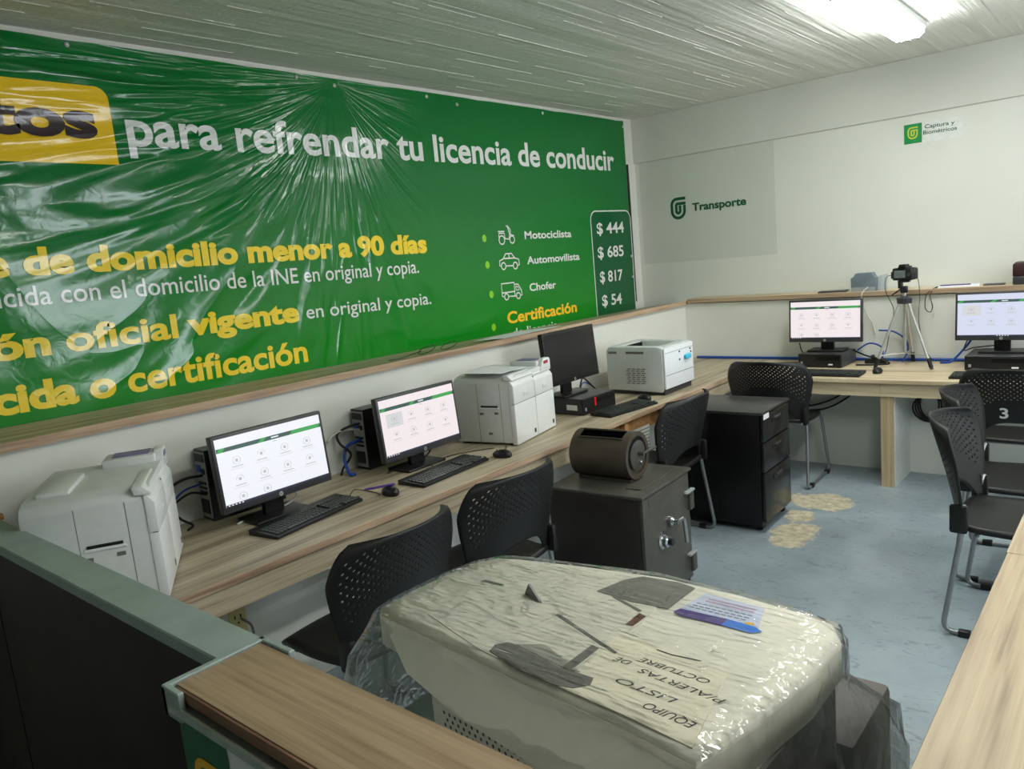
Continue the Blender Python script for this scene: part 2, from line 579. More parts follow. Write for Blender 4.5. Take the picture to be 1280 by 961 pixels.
def flat(bm, poly, O, U, V, mi=0):
    O, U, V = Vector(O), Vector(U), Vector(V)
    f = bm.faces.new([bm.verts.new(O + U * x + V * y) for x, y in poly])
    f.material_index = mi
    return bm

_cap_cache = {}
def _refh(ch, bold):
    k = (ch, round(bold, 4))
    if k not in _cap_cache:
        cu = bpy.data.curves.new('tmp_text', 'FONT')
        cu.body = ch
        cu.offset = bold
        ob = bpy.data.objects.new('tmp_text', cu)
        COL.objects.link(ob)
        dg = bpy.context.evaluated_depsgraph_get()
        dg.update()
        me = bpy.data.meshes.new_from_object(ob.evaluated_get(dg))
        ys = [v.co.y for v in me.vertices]
        _cap_cache[k] = max(ys) - min(ys)
        bpy.data.objects.remove(ob)
        bpy.data.curves.remove(cu)
        bpy.data.meshes.remove(me)
    return _cap_cache[k]
def text(bm, s, O, U, V, p0, p1, cap, bold=0.0, mi=0, shear=0.0, fitw=True, xh=False):
    """printed lettering: baseline from p0 to p1 in plane O,U,V; cap = height of a capital"""
    cu = bpy.data.curves.new('tmp_text', 'FONT')
    cu.body = s
    cu.size = 1.0
    cu.offset = bold
    cu.shear = shear
    cu.resolution_u = 4
    ob = bpy.data.objects.new('tmp_text', cu)
    COL.objects.link(ob)
    dg = bpy.context.evaluated_depsgraph_get()
    dg.update()
    me = bpy.data.meshes.new_from_object(ob.evaluated_get(dg))
    xs = [v.co.x for v in me.vertices]
    x0, x1 = min(xs), max(xs)
    dx, dy = p1[0] - p0[0], p1[1] - p0[1]
    ln = math.hypot(dx, dy)
    ex, ey = dx / ln, dy / ln
    sx = ln / (x1 - x0)
    ref = _refh('x' if xh else 'H', bold)
    sy = cap / ref
    if not fitw:
        sx = sy
    O, U, V = Vector(O), Vector(U), Vector(V)
    mp = []
    for v in me.vertices:
        a, b = (v.co.x - x0) * sx, (v.co.y + bold) * sy
        mp.append(bm.verts.new(O + U * (p0[0] + a * ex - b * ey) + V * (p0[1] + a * ey + b * ex)))
    for p in me.polygons:
        try:
            f = bm.faces.new([mp[i] for i in p.vertices])
            f.material_index = mi
            f.normal_update()
            if f.normal.dot(U.cross(V)) < 0:
                f.normal_flip()
        except ValueError:
            pass
    bpy.data.objects.remove(ob)
    bpy.data.curves.remove(cu)
    bpy.data.meshes.remove(me)
    return bm

def u_logo(bm, x0, y0, w, h, sw, O, U, V, mi=0):
    """two nested strokes: an outer G-like U and an inner one"""
    def path(inset):
        L, R, B, T = x0 + inset + sw / 2, x0 + w - inset - sw / 2, y0 + inset + sw / 2, y0 + h - inset - sw / 2
        r = (R - L) / 2
        rt = r * 0.8
        pts = [(x0 + w, T)]
        for k in range(7):
            a = pi / 2 + (pi / 2) * k / 6
            pts.append((L + rt + rt * cos(a), T - rt + rt * sin(a)))
        for k in range(13):
            a = pi + pi * k / 12
            pts.append((L + r + r * cos(a), B + r + r * sin(a)))
        pts.append((R, y0 + h * 0.63))
        return pts
    ribbon(bm, path(0), sw, O, U, V, mi)
    ribbon(bm, path(w * 0.29), sw, O, U, V, mi)
    return bm

def copy_tree(o, parent=None):
    c = o.copy()
    COL.objects.link(c)
    if parent is not None:
        c.parent = parent
    for ch in list(o.children):
        copy_tree(ch, c)
    return c

X, Y, Z = Vector((1, 0, 0)), Vector((0, 1, 0)), Vector((0, 0, 1))

# ------------------------------------------------------------------ room shell
ZC = 2.766          # ceiling
XL = -3.57          # upper left wall
YB = 6.05           # upper back wall
XLL = -3.05         # left wall below the ledge
YBL = 5.84          # back wall below the ledge
XR, YF = 2.6, -2.8
structure(finish('floor', newbox(-3.9, XR + 0.3, YF - 0.3, 6.4, -0.1, 0.0), 'floor'))

bm = newbox(-3.9, XR + 0.3, YF - 0.3, 6.4, ZC, ZC + 0.15)
rr = random.Random(3)
x = XL + 0.03
while x < 1.6:                                   # thin concrete fins left between the form boards
    y = -1.0
    while y < YB - 0.1:
        ln = rr.uniform(0.1, 1.1)
        if rr.random() < 0.36:
            h = rr.uniform(0.0008, 0.0026)
            box(bm, x - 0.0009, x + 0.0009, y, min(y + ln, YB - 0.02), ZC - h, ZC + 0.01)
        y += ln + rr.uniform(0.05, 0.6)
    x += rr.uniform(0.025, 0.075)
structure(finish('ceiling', bm, 'ceiling'))

bm = newbox(-3.9, XL, YF - 0.3, 6.4, 0, ZC)
box(bm, XLL - 0.04, XLL, YF - 0.3, YBL + 0.05, 0.0, 1.158)
box(bm, XLL - 0.01, -2.66, 0.70, 5.9, 0.0, 0.67)
structure(finish('wall_left', bm, 'wall'))
bm = newbox(-3.9, XR + 0.3, YB, 6.4, 0, ZC)
box(bm, XLL - 0.2, XR, YBL, YB + 0.01, 0.0, 1.165)
box(bm, -2.70, XR, 5.49, YBL + 0.01, 0.0, 0.67)
structure(finish('wall_back', bm, 'wall'))
bm = bmesh.new()
box(bm, XL, XR, YB - 0.022, YB + 0.02, 2.392, ZC, 0.004, 1)
structure(finish('trim_1', bm, 'beam'))          # concrete beam over the back wall
# side wall with a window opening, front wall (both behind the camera's view)
bm = newbox(XR, XR + 0.15, YF, 2.0, 0, ZC)
box(bm, XR, XR + 0.15, 5.4, 6.4, 0, ZC)
box(bm, XR, XR + 0.15, 2.0, 5.4, 0, 1.05)
box(bm, XR, XR + 0.15, 2.0, 5.4, 2.45, ZC)
structure(finish('wall_right', bm, 'wall'))
structure(finish('wall_front', newbox(-3.9, XR + 0.3, YF - 0.15, YF, 0, ZC), 'wall'))
ld = bpy.data.lights.new('daylight', 'AREA')
ld.shape = 'RECTANGLE'
ld.size, ld.size_y = 3.3, 1.35
ld.energy = DAY_POWER
ld.color = (0.86, 0.93, 1.0)
lo = bpy.data.objects.new('daylight', ld)
lo.location = (XR + 0.12, 3.7, 1.75)
lo.rotation_euler = (0, pi / 2, 0)
COL.objects.link(lo)
bm = bmesh.new()
for y in (2.0, 3.67, 5.33):
    box(bm, XR + 0.03, XR + 0.09, y, y + 0.07, 1.05, 2.45)
for z in (1.05, 2.38):
    box(bm, XR + 0.03, XR + 0.09, 2.0, 5.4, z, z + 0.07)
structure(finish('window_1', bm, 'alu'))

# ceiling lamps
def lamp(loc, label):
    t = thing('fluorescent_lamp', label, 'lamp', loc, 0, 'ceiling lamps')
    L, W = 1.25, 0.17
    bm = newbox(-W / 2 - 0.008, W / 2 + 0.008, -L / 2, L / 2, 0.045, 0.082, 0.01, 2)
    finish('housing', bm, 'white_plastic', t, True)
    bm = bmesh.new()
    prof = [(-W / 2, 0.046), (-W / 2 * 0.98, 0.02), (-W / 2 * 0.7, 0.0), (W / 2 * 0.7, 0.0), (W / 2 * 0.98, 0.02), (W / 2, 0.046)]
    ys = [(-L / 2 + 0.01, 0.55), (-L / 2 + 0.03, 1.0), (L / 2 - 0.03, 1.0), (L / 2 - 0.01, 0.55)]
    rings = [[bm.verts.new((px * (0.8 + 0.2 * s), y, 0.046 - (0.046 - pz) * s)) for px, pz in prof] for y, s in ys]
    for i in range(3):
        for k in range(5):
            bm.faces.new((rings[i][k], rings[i][k + 1], rings[i + 1][k + 1], rings[i + 1][k]))
    bm.faces.new(rings[0]); bm.faces.new(list(reversed(rings[-1])))
    bmesh.ops.recalc_face_normals(bm, faces=list(bm.faces))
    finish('diffuser', bm, 'diffuser', t, True)
    for s in (-1, 1):
        for k in (-1, 0, 1):
            bm = newbox(k * 0.045 - 0.008, k * 0.045 + 0.008, s * (L / 2 - 0.012) - 0.022, s * (L / 2 - 0.012) + 0.022, -0.004, 0.05, 0.003, 1)
            finish('end_clip', bm, 'grey_plastic', t)
    return t
lamp((-1.145, 4.435, 2.684), 'long white fluorescent ceiling lamp, lit, near the back wall')
for i, p in enumerate(((1.4, 4.3, 2.684), (0.0, 1.85, 2.684))):
    lamp(p, ['lit ceiling lamp nearest the window at the back', 'added ceiling lamp, out of view, that brightens the wrapped copier'][i])  # the second one is unseen, added to light the copier

# ------------------------------------------------------------------ wall ledges
def quad_board(bm, c, th):
    top = [bm.verts.new(p) for p in c]
    bot = [bm.verts.new(Vector(p) - Vector((0, 0, th))) for p in c]
    fs = [bm.faces.new(top), bm.faces.new(list(reversed(bot)))]
    for i in range(4):
        fs.append(bm.faces.new((top[i], bot[i], bot[(i + 1) % 4], top[(i + 1) % 4])))
    bmesh.ops.recalc_face_normals(bm, faces=fs)
t = thing('wall_ledge', 'long narrow wood ledge running under the green banner', 'shelf', (-3.28, 2.5, 1.1))
def at_t(o):
    o.matrix_parent_inverse = Matrix.Translation(o.parent.location).inverted() if o.parent.rotation_euler.z == 0 else o.parent.matrix_world.inverted()
    return o
def zb(y):
    return 1.178 - 0.0087 * (y - 0.9)
bm = bmesh.new()
quad_board(bm, [(-3.024, -1.6, 1.192), (-3.024, 5.84, 1.192), (-3.54, 6.03, zb(6.0)), (-3.54, -1.6, zb(-1.6))], 0.03)
at_t(finish('board', bm, 'shelf_y', t))
bm = newbox(-3.026, -3.018, -1.6, 5.80, 1.160, 1.193)
at_t(finish('raw_edge', bm, 'raw_edge', t))
t = thing('wall_ledge', 'long narrow wood ledge on the back wall behind the tripod camera', 'shelf', (-1.0, 5.9, 1.17))
bm = newbox(-3.01, XR - 0.1, 5.812, 6.04, 1.172, 1.206)
at_t(finish('board', bm, 'wood_x', t))
bm = newbox(-3.01, XR - 0.1, 5.806, 5.812, 1.174, 1.2045)
at_t(finish('raw_edge', bm, wood('ledge_edge_x', 0, rgb(130, 106, 84), rgb(160, 136, 110), rgb(180, 156, 130), 0.6), t))

# ------------------------------------------------------------------ green banner
BX = -3.545
bn = thing('banner', 'big glossy green vinyl banner with yellow and white lettering on the left wall', 'banner', (BX, 2.2, 1.9))
bm = bmesh.new()
ny, nz = 60, 18
gv = [[bm.verts.new((BX, -1.5 + (5.862 + 1.5) * i / ny, 1.13 + (2.738 - 0.004 * (i % 7 == 3) - 1.13) * j / nz)) for j in range(nz + 1)] for i in range(ny + 1)]
for i in range(ny):
    for j in range(nz):
        bm.faces.new((gv[i][j], gv[i + 1][j], gv[i + 1][j + 1], gv[i][j + 1]))
r = bmesh.ops.extrude_face_region(bm, geom=list(bm.faces))
for g in r['geom']:
    if isinstance(g, bmesh.types.BMVert):
        g.co.x -= 0.002
bmesh.ops.recalc_face_normals(bm, faces=list(bm.faces))
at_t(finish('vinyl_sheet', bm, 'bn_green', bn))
PO = Vector((BX + 0.0025, 0, 0))
PO2 = Vector((BX + 0.0045, 0, 0))
PO1 = Vector((BX + 0.0015, 0, 0))
def ban(name, m):
    def deco(bmf):
        bm = bmesh.new()
        bmf(bm)
        bmesh.ops.recalc_face_normals(bm, faces=list(bm.faces))
        for f in bm.faces:
            if f.normal.x < 0:
                f.normal_flip()
        return at_t(finish(name, bm, m, bn))
    return deco
def _extent(s, bold):
    cu = bpy.data.curves.new('tmp_text', 'FONT')
    cu.body = s
    cu.offset = bold
    ob = bpy.data.objects.new('tmp_text', cu)
    COL.objects.link(ob)
    dg = bpy.context.evaluated_depsgraph_get()
    dg.update()
    me = bpy.data.meshes.new_from_object(ob.evaluated_get(dg))
    xs = [v.co.x for v in me.vertices]
    bpy.data.objects.remove(ob)
    bpy.data.curves.remove(cu)
    bpy.data.meshes.remove(me)
    return min(xs), max(xs)
def btext(name, m, s, p0, p1, cap, bold=0.0, O=PO, xh=False):
    """each printed word is a part of its own"""
    words = s.split(' ')
    a0, a1 = _extent(s, bold)
    for i, w in enumerate(words):
        r = (_extent(' '.join(words[:i + 1]), bold)[1] - a0) / (a1 - a0)
        e = _extent(w, bold)
        l = r - (e[1] - e[0]) / (a1 - a0)
        q0 = (p0[0] + (p1[0] - p0[0]) * l, p0[1] + (p1[1] - p0[1]) * l)
        q1 = (p0[0] + (p1[0] - p0[0]) * r, p0[1] + (p1[1] - p0[1]) * r)
        bm = bmesh.new()
        text(bm, w, O, Y, Z, q0, q1, cap, min(bold, 0.028) if 'fi' in w else bold, xh=xh)   # the f-i pair stays apart
        at_t(finish(name, bm, m, bn))
bm = bmesh.new()
flat(bm, rrect(1.5, 0.328, 0.055, 6, 0.085, 2.229, (0, 0, 1, 0)), PO1, Y, Z)
at_t(finish('yellow_box', bm, 'bn_box', bn))
btext('dark_lettering', 'bn_brown', 'tos', (1.075, 2.333), (1.517, 2.335), 0.112, 0.045, PO2, True)
btext('headline_lettering', 'bn_white', 'para refrendar tu licencia de conducir', (1.64, 2.313), (5.67, 2.319), 0.114, 0.022, PO, True)
btext('yellow_lettering', 'bn_yellow', 'e de domicilio menor a 90 días', (0.985, 1.772), (3.404, 1.751), 0.082, 0.046, PO, True)
btext('white_lettering', 'bn_white', 'ncida con el domicilio de la INE en original y copia.', (0.985, 1.652), (3.315, 1.632), 0.054, 0.008, PO, True)
btext('yellow_lettering', 'bn_yellow', 'ón oficial vigente', (0.955, 1.441), (2.405, 1.434), 0.078, 0.046, PO, True)
btext('white_lettering', 'bn_white', 'en original y copia.', (2.45, 1.443), (3.391, 1.430), 0.050, 0.008, PO, True)
btext('yellow_lettering', 'bn_yellow', 'cida o certificación', (0.93, 1.223), (2.423, 1.212), 0.086, 0.046, PO, True)
btext('white_lettering', 'bn_white', 'Motociclista', (4.392, 1.800), (4.974, 1.794), 0.056, 0.022)
btext('white_lettering', 'bn_white', 'Automovilista', (4.394, 1.618), (5.062, 1.613), 0.056, 0.022)
btext('white_lettering', 'bn_white', 'Chofer', (4.397, 1.421), (4.722, 1.417), 0.056, 0.022)
btext('orange_lettering', 'bn_orange', 'Certificación', (4.115, 1.213), (4.971, 1.207), 0.085, 0.030)
btext('white_lettering', 'bn_white', 'de licencia', (4.16, 1.112), (4.701, 1.108), 0.062, 0.010)
pb = rrect(0.612, 0.95, 0.075, 6, 5.258, 1.04)
bm = bmesh.new()
flat(bm, pb, PO1, Y, Z)
at_t(finish('price_box', bm, 'bn_dark', bn))
bm = bmesh.new()
ribbon(bm, pb, 0.010, PO, Y, Z, closed=True, N=X)
at_t(finish('price_box_outline', bm, 'bn_white', bn))
for s, a, b in (('$ 444', (5.335, 1.803), (5.752, 1.806)), ('$ 685', (5.325, 1.609), (5.722, 1.608)), ('$ 817', (5.331, 1.408), (5.682, 1.404)), ('$ 54', (5.337, 1.212), (5.641, 1.205))):
    btext('price_lettering', 'bn_white', s, a, b, 0.092, 0.018, PO2)
for (y, z) in ((3.952, 1.821), (3.959, 1.641), (3.971, 1.437), (3.963, 1.209)):
    bm = bmesh.new()
    flat(bm, [(y + 0.022 * cos(2 * pi * k / 14), z + 0.026 * sin(2 * pi * k / 14)) for k in range(14)], PO, Y, Z)
    at_t(finish('bullet_dot', bm, 'bn_lime', bn))
def circ(y, z, r, n=14):
    return [(y + r * cos(2 * pi * k / n), z + r * sin(2 * pi * k / n)) for k in range(n)]
SW = 0.009
bm = bmesh.new()                                  # scooter
ribbon(bm, circ(4.135, 1.803, 0.030), SW, PO, Y, Z, closed=True)
ribbon(bm, circ(4.248, 1.803, 0.026), SW, PO, Y, Z, closed=True)
ribbon(bm, [(4.105, 1.822), (4.110, 1.850), (4.165, 1.850), (4.172, 1.812), (4.212, 1.806), (4.226, 1.840), (4.206, 1.895), (4.190, 1.900)], SW, PO, Y, Z)
ribbon(bm, [(4.100, 1.862), (4.170, 1.862)], SW, PO, Y, Z)
ribbon(bm, [(4.205, 1.902), (4.235, 1.872), (4.232, 1.838), (4.270, 1.830)], SW, PO, Y, Z)
at_t(finish('scooter_icon', bm, 'bn_white', bn))
bm = bmesh.new()                                  # car
ribbon(bm, circ(4.128, 1.622, 0.024), SW, PO, Y, Z, closed=True)
ribbon(bm, circ(4.258, 1.618, 0.024), SW, PO, Y, Z, closed=True)
ribbon(bm, [(4.104, 1.622), (4.088, 1.626), (4.090, 1.660), (4.130, 1.672), (4.160, 1.706), (4.225, 1.706), (4.258, 1.672), (4.302, 1.660), (4.304, 1.622), (4.284, 1.618)], SW, PO, Y, Z)
ribbon(bm, [(4.152, 1.621), (4.234, 1.619)], SW, PO, Y, Z)
ribbon(bm, [(4.140, 1.674), (4.252, 1.672)], SW, PO, Y, Z)
ribbon(bm, [(4.196, 1.703), (4.196, 1.674)], SW, PO, Y, Z)
at_t(finish('car_icon', bm, 'bn_white', bn))
bm = bmesh.new()                                  # truck
ribbon(bm, circ(4.130, 1.406, 0.022), SW, PO, Y, Z, closed=True)
ribbon(bm, circ(4.262, 1.402, 0.022), SW, PO, Y, Z, closed=True)
ribbon(bm, [(4.108, 1.408), (4.085, 1.410), (4.085, 1.500), (4.225, 1.500), (4.225, 1.404)], SW, PO, Y, Z)
ribbon(bm, [(4.152, 1.406), (4.240, 1.402)], SW, PO, Y, Z)
ribbon(bm, [(4.225, 1.486), (4.268, 1.484), (4.300, 1.440), (4.304, 1.402), (4.284, 1.402)], SW, PO, Y, Z)
ribbon(bm, [(4.240, 1.470), (4.262, 1.468), (4.280, 1.442), (4.242, 1.444), (4.240, 1.470)], SW * 0.8, PO, Y, Z)
ribbon(bm, [(4.085, 1.436), (4.220, 1.436)], SW, PO, Y, Z)
at_t(finish('truck_icon', bm, 'bn_white', bn))
for (y, z) in ((2.833, 2.70), (1.452, 2.716), (2.586, 2.718), (3.542, 2.712), (3.812, 2.688), (4.731, 2.710), (5.85, 2.69), (5.85, 1.60), (5.85, 1.42)):
    bm = bmesh.new()
    lathe(bm, [(0.011, 0), (0.011, 0.002), (0.005, 0.006)], 10, 'x', (BX + 0.0015, y, z))
    at_t(finish('nail_head', bm, 'alu', bn, True))
bm = newbox(BX - 0.02, BX + 0.004, 5.885, 5.894, 1.2, 2.38)
structure(finish('trim_2', bm, plain('dark_gap_strip', rgb(70, 64, 60), 0.8, var=0.4, scale=40)))  # dark strip drawn along the gap beside the banner

# ------------------------------------------------------------------ back wall signs
BO = Vector((0, YB - 0.0036, 0))
t = thing('wall_panel', 'large pale printed panel with green logo and lettering in the left back corner', 'sign', (-2.9, YB, 1.9))
bm = newbox(-3.53, -2.328, YB - 0.002, YB + 0.001, 1.515, 2.391)
at_t(finish('sheet', bm, 'wall2', t))
bm = bmesh.new()
u_logo(bm, -3.242, 1.872, 0.142, 0.184, 0.024, BO, X, Z)
at_t(finish('logo', bm, 'logo_green', t))
bm = bmesh.new()
text(bm, 'Transporte', BO, X, Z, (-3.041, 1.927), (-2.567, 1.925), 0.066, 0.032)
at_t(finish('lettering', bm, 'logo_green', t))
t = thing('sign', 'small green and white sign high on the back wall', 'sign', (-1.22, YB, 2.2))
bm = newbox(-1.405, -1.048, YB - 0.002, YB + 0.001, 2.196, 2.335)
at_t(finish('plate', bm, plain('sign_white', rgb(224, 226, 222), 0.4), t))
bm = bmesh.new()
flat(bm, [(-1.405, 2.201), (-1.293, 2.201), (-1.293, 2.332), (-1.405, 2.332)], (0, YB - 0.0028, 0), X, Z)
at_t(finish('green_tile', bm, 'green_sign', t))
bm = bmesh.new()
u_logo(bm, -1.384, 2.230, 0.066, 0.082, 0.010, BO, X, Z)
at_t(finish('logo', bm, 'logo_lime', t))
bm = bmesh.new()
text(bm, 'Captura y', BO, X, Z, (-1.276, 2.288), (-1.095, 2.286), 0.026, 0.012)
text(bm, 'Biométricos', BO, X, Z, (-1.286, 2.249), (-1.081, 2.247), 0.026, 0.012)
at_t(finish('lettering', bm, 'logo_green', t))

# ------------------------------------------------------------------ worktops
DZ = 0.707
dl = thing('worktop', 'long wood laminate worktop along the left wall under the banner', 'desk', (-2.68, 3.0, 0))
bm = newbox(XLL, -2.318, 0.70, 5.838, DZ - 0.026, DZ, 0.001, 1)
at_t(finish('top', bm, 'wood_y', dl))
bm = newbox(-2.318, -2.306, 0.70, 5.066, DZ - 0.024, DZ - 0.002)
at_t(finish('raw_edge', bm, 'raw_edge', dl))
bm = newbox(-2.335, -2.318, 0.70, 3.46, DZ - 0.115, DZ - 0.026)
at_t(finish('apron', bm, 'wood_y', dl))
bm = newbox(-2.335, -2.318, 4.13, 5.085, DZ - 0.115, DZ - 0.026)
at_t(finish('apron', bm, 'wood_y', dl))
bm = newbox(-2.385, -2.36, 3.46, 4.13, DZ - 0.125, DZ - 0.027)
box(bm, -2.36, -2.322, 3.64, 3.68, DZ - 0.125, DZ - 0.027)
box(bm, -2.66, -2.322, 4.085, 4.125, DZ - 0.125, DZ - 0.027)
at_t(finish('under_frame', bm, 'pine', dl))
db = thing('worktop', 'light wood laminate worktop along the back wall carrying the tripod', 'desk', (-1.0, 5.4, 0))
bm = newbox(-2.318, 1.2, 5.066, 5.838, DZ - 0.026, DZ - 0.0005, 0.001, 1)
at_t(finish('top', bm, 'wood_x', db))
bm = newbox(-2.318, -1.335, 5.085, 5.103, DZ - 0.112, DZ - 0.026)
box(bm, -1.333, 1.2, 5.085, 5.103, DZ - 0.112, DZ - 0.026)
at_t(finish('apron', bm, 'wood_x', db))
bm = newbox(-1.335, -1.262, 5.095, 5.115, 0, DZ - 0.112)
at_t(finish('post_face', bm, 'wood_z', db))
bm = newbox(-1.333, -1.255, 5.115, 5.49, 0, DZ - 0.05)
at_t(finish('support_panel', bm, 'trim_white', db))

# ------------------------------------------------------------------ stackable chair
def make_chair():
    t = thing('stacking_chair', 'x', 'chair', (0, 0, 0), 0, 'black perforated chairs')
    # backrest shell with real perforations
    NU, NV = 38, 26
    bm = bmesh.new()
    def S(u, v):
        zb_ = 0.455 + 0.105 * max(0.0, 1 - (abs(u) / 0.80) ** 3) if abs(u) < 0.80 else 0.455
        zt = 0.862 - 0.016 * u * u
        tt = max(0.0, (v - 0.42) / 0.58)
        w = 0.228 + 0.062 * min(1, v / 0.7)
        w *= 1 - 0.30 * (1 - math.sqrt(max(0.0, 1 - tt ** 2.7)))
        x = u * w
        z = zb_ + (zt - zb_) * v
        lean = (z - 0.45)
        y = -0.225 - 0.20 * lean - 0.18 * lean * lean + 0.105 * u * u * (0.5 + 0.5 * min(1, v * 1.4))
        return Vector((x, y, z))
    G = [[bm.verts.new(S(-1 + 2 * i / NU, j / NV)) for j in range(NV + 1)] for i in range(NU + 1)]
    for i in range(NU):
        for j in range(NV):
            u, v = -1 + 2 * (i + 0.5) / NU, (j + 0.5) / NV
            q = [G[i][j], G[i + 1][j], G[i + 1][j + 1], G[i][j + 1]]
            edge = 0.30 + 0.12 * (1 - u * u)
            if abs(u) < 0.88 and edge < v < 0.93 - 0.10 * abs(u) ** 6 and (i + j) % 2 == 0:
                c = S(u, v)
                mids = [(q[k].co + q[(k + 1) % 4].co) / 2 for k in range(4)]
                inn = [bm.verts.new(c + (m - c) * 0.72) for m in mids]
                for k in range(4):
                    bm.faces.new((q[k], q[(k + 1) % 4], inn[k]))
                    bm.faces.new((q[(k + 1) % 4], inn[(k + 1) % 4], inn[k]))
            else:
                bm.faces.new(q)
    o = finish('backrest', bm, 'chair_black', t, True, 180)
    md = o.modifiers.new('shell', 'SOLIDIFY')
    md.thickness = 0.007
    md.offset = 0
    # seat shell
    bm = bmesh.new()
    N = 16
    g = []
    for i in range(N + 1):
        row = []
        for j in range(N + 1):
            s, q = -1 + 2 * i / N, -1 + 2 * j / N
            x = 0.232 * s * math.sqrt(1 - 0.22 * q * q)
            y = 0.01 + 0.232 * q * math.sqrt(1 - 0.22 * s * s)
            z = 0.452 - 0.012 * (1 - s * s) * (1 - q * q) - (0.035 * ((q - 0.6) / 0.4) ** 2 if q > 0.6 else 0) + (0.012 * ((-q - 0.6) / 0.4) ** 2 if q < -0.6 else 0)
            row.append(bm.verts.new((x, y, z)))
        g.append(row)
    for i in range(N):
        for j in range(N):
            bm.faces.new((g[i][j], g[i + 1][j], g[i + 1][j + 1], g[i][j + 1]))
    o = finish('seat', bm, 'chair_black', t, True, 180)
    md = o.modifiers.new('shell', 'SOLIDIFY')
    md.thickness = 0.022
    md.offset = -1
    for s in (-1, 1):
        bm = bmesh.new()
        tube(bm, fillet([(s * 0.225, -0.175, 0.545), (s * 0.235, -0.185, 0.40), (s * 0.25, -0.245, 0.012), (s * 0.25, 0.235, 0.012), (s * 0.222, 0.165, 0.425), (s * 0.20, 0.02, 0.424)], 0.05), 0.0105, 8)
        finish('sled_leg', bm, 'grey_tube', t, True, 180)
        bm = newbox(s * 0.232 - 0.014, s * 0.232 + 0.014, -0.222, -0.158, 0.428, 0.545, 0.010, 2)
        finish('back_bracket', bm, 'chair_black', t, True)
        for y in (-0.165, 0.175):
            bm = newbox(s * 0.25 - 0.015, s * 0.25 + 0.015, y - 0.022, y + 0.022, 0.0, 0.028, 0.005, 2)
            finish('floor_glide', bm, 'black_plastic', t, True)
    for y in (-0.13, 0.13):
        bm = bmesh.new()
        tube(bm, [(-0.21, y, 0.420), (0.21, y, 0.420)], 0.009, 8)
        finish('cross_bar', bm, 'grey_tube', t, True, 180)
    return t
chairs = [
    (-2.092, 1.52, 182, 'black perforated chair nearest the wrapped copier, seat toward the left worktop'),
    (-2.140, 2.175, 178, 'black perforated chair between the first chair and the old safe'),
    (-2.18, 3.685, 180, 'black perforated chair between the safe and the black filing cabinet'),
    (-1.973, 5.071, 92, 'black perforated chair behind the filing cabinet, facing the back worktop'),
    (-0.56, 4.95, 90, 'black perforated chair with a white 3 on its back'),
    (-0.46, 4.08, 2, 'black chair seen side-on, tucked behind the nearest right-hand chair'),
    (-0.39, 3.52, 0, 'black chair seen side-on on grey sled legs, nearest the right counter'),
]
base = make_chair()
for i, (x, y, ph, lab) in enumerate(chairs):
    c = base if i == 0 else copy_tree(base)
    c.location = (x, y, 0)
    c.rotation_euler = (0, 0, radians(ph - 90))
    c['label'] = lab
    if i == 4:
        bm = bmesh.new()
        text(bm, '3', (0, -0.262, 0), X, Z, (-0.075, 0.585), (-0.035, 0.585), 0.06, 0.02)
        for v in bm.verts:
            v.co.y = -0.2445 - 0.20 * (v.co.z - 0.45) - 0.18 * (v.co.z - 0.45) ** 2 + 0.012
        finish('number_mark', bm, 'white_plastic', c)

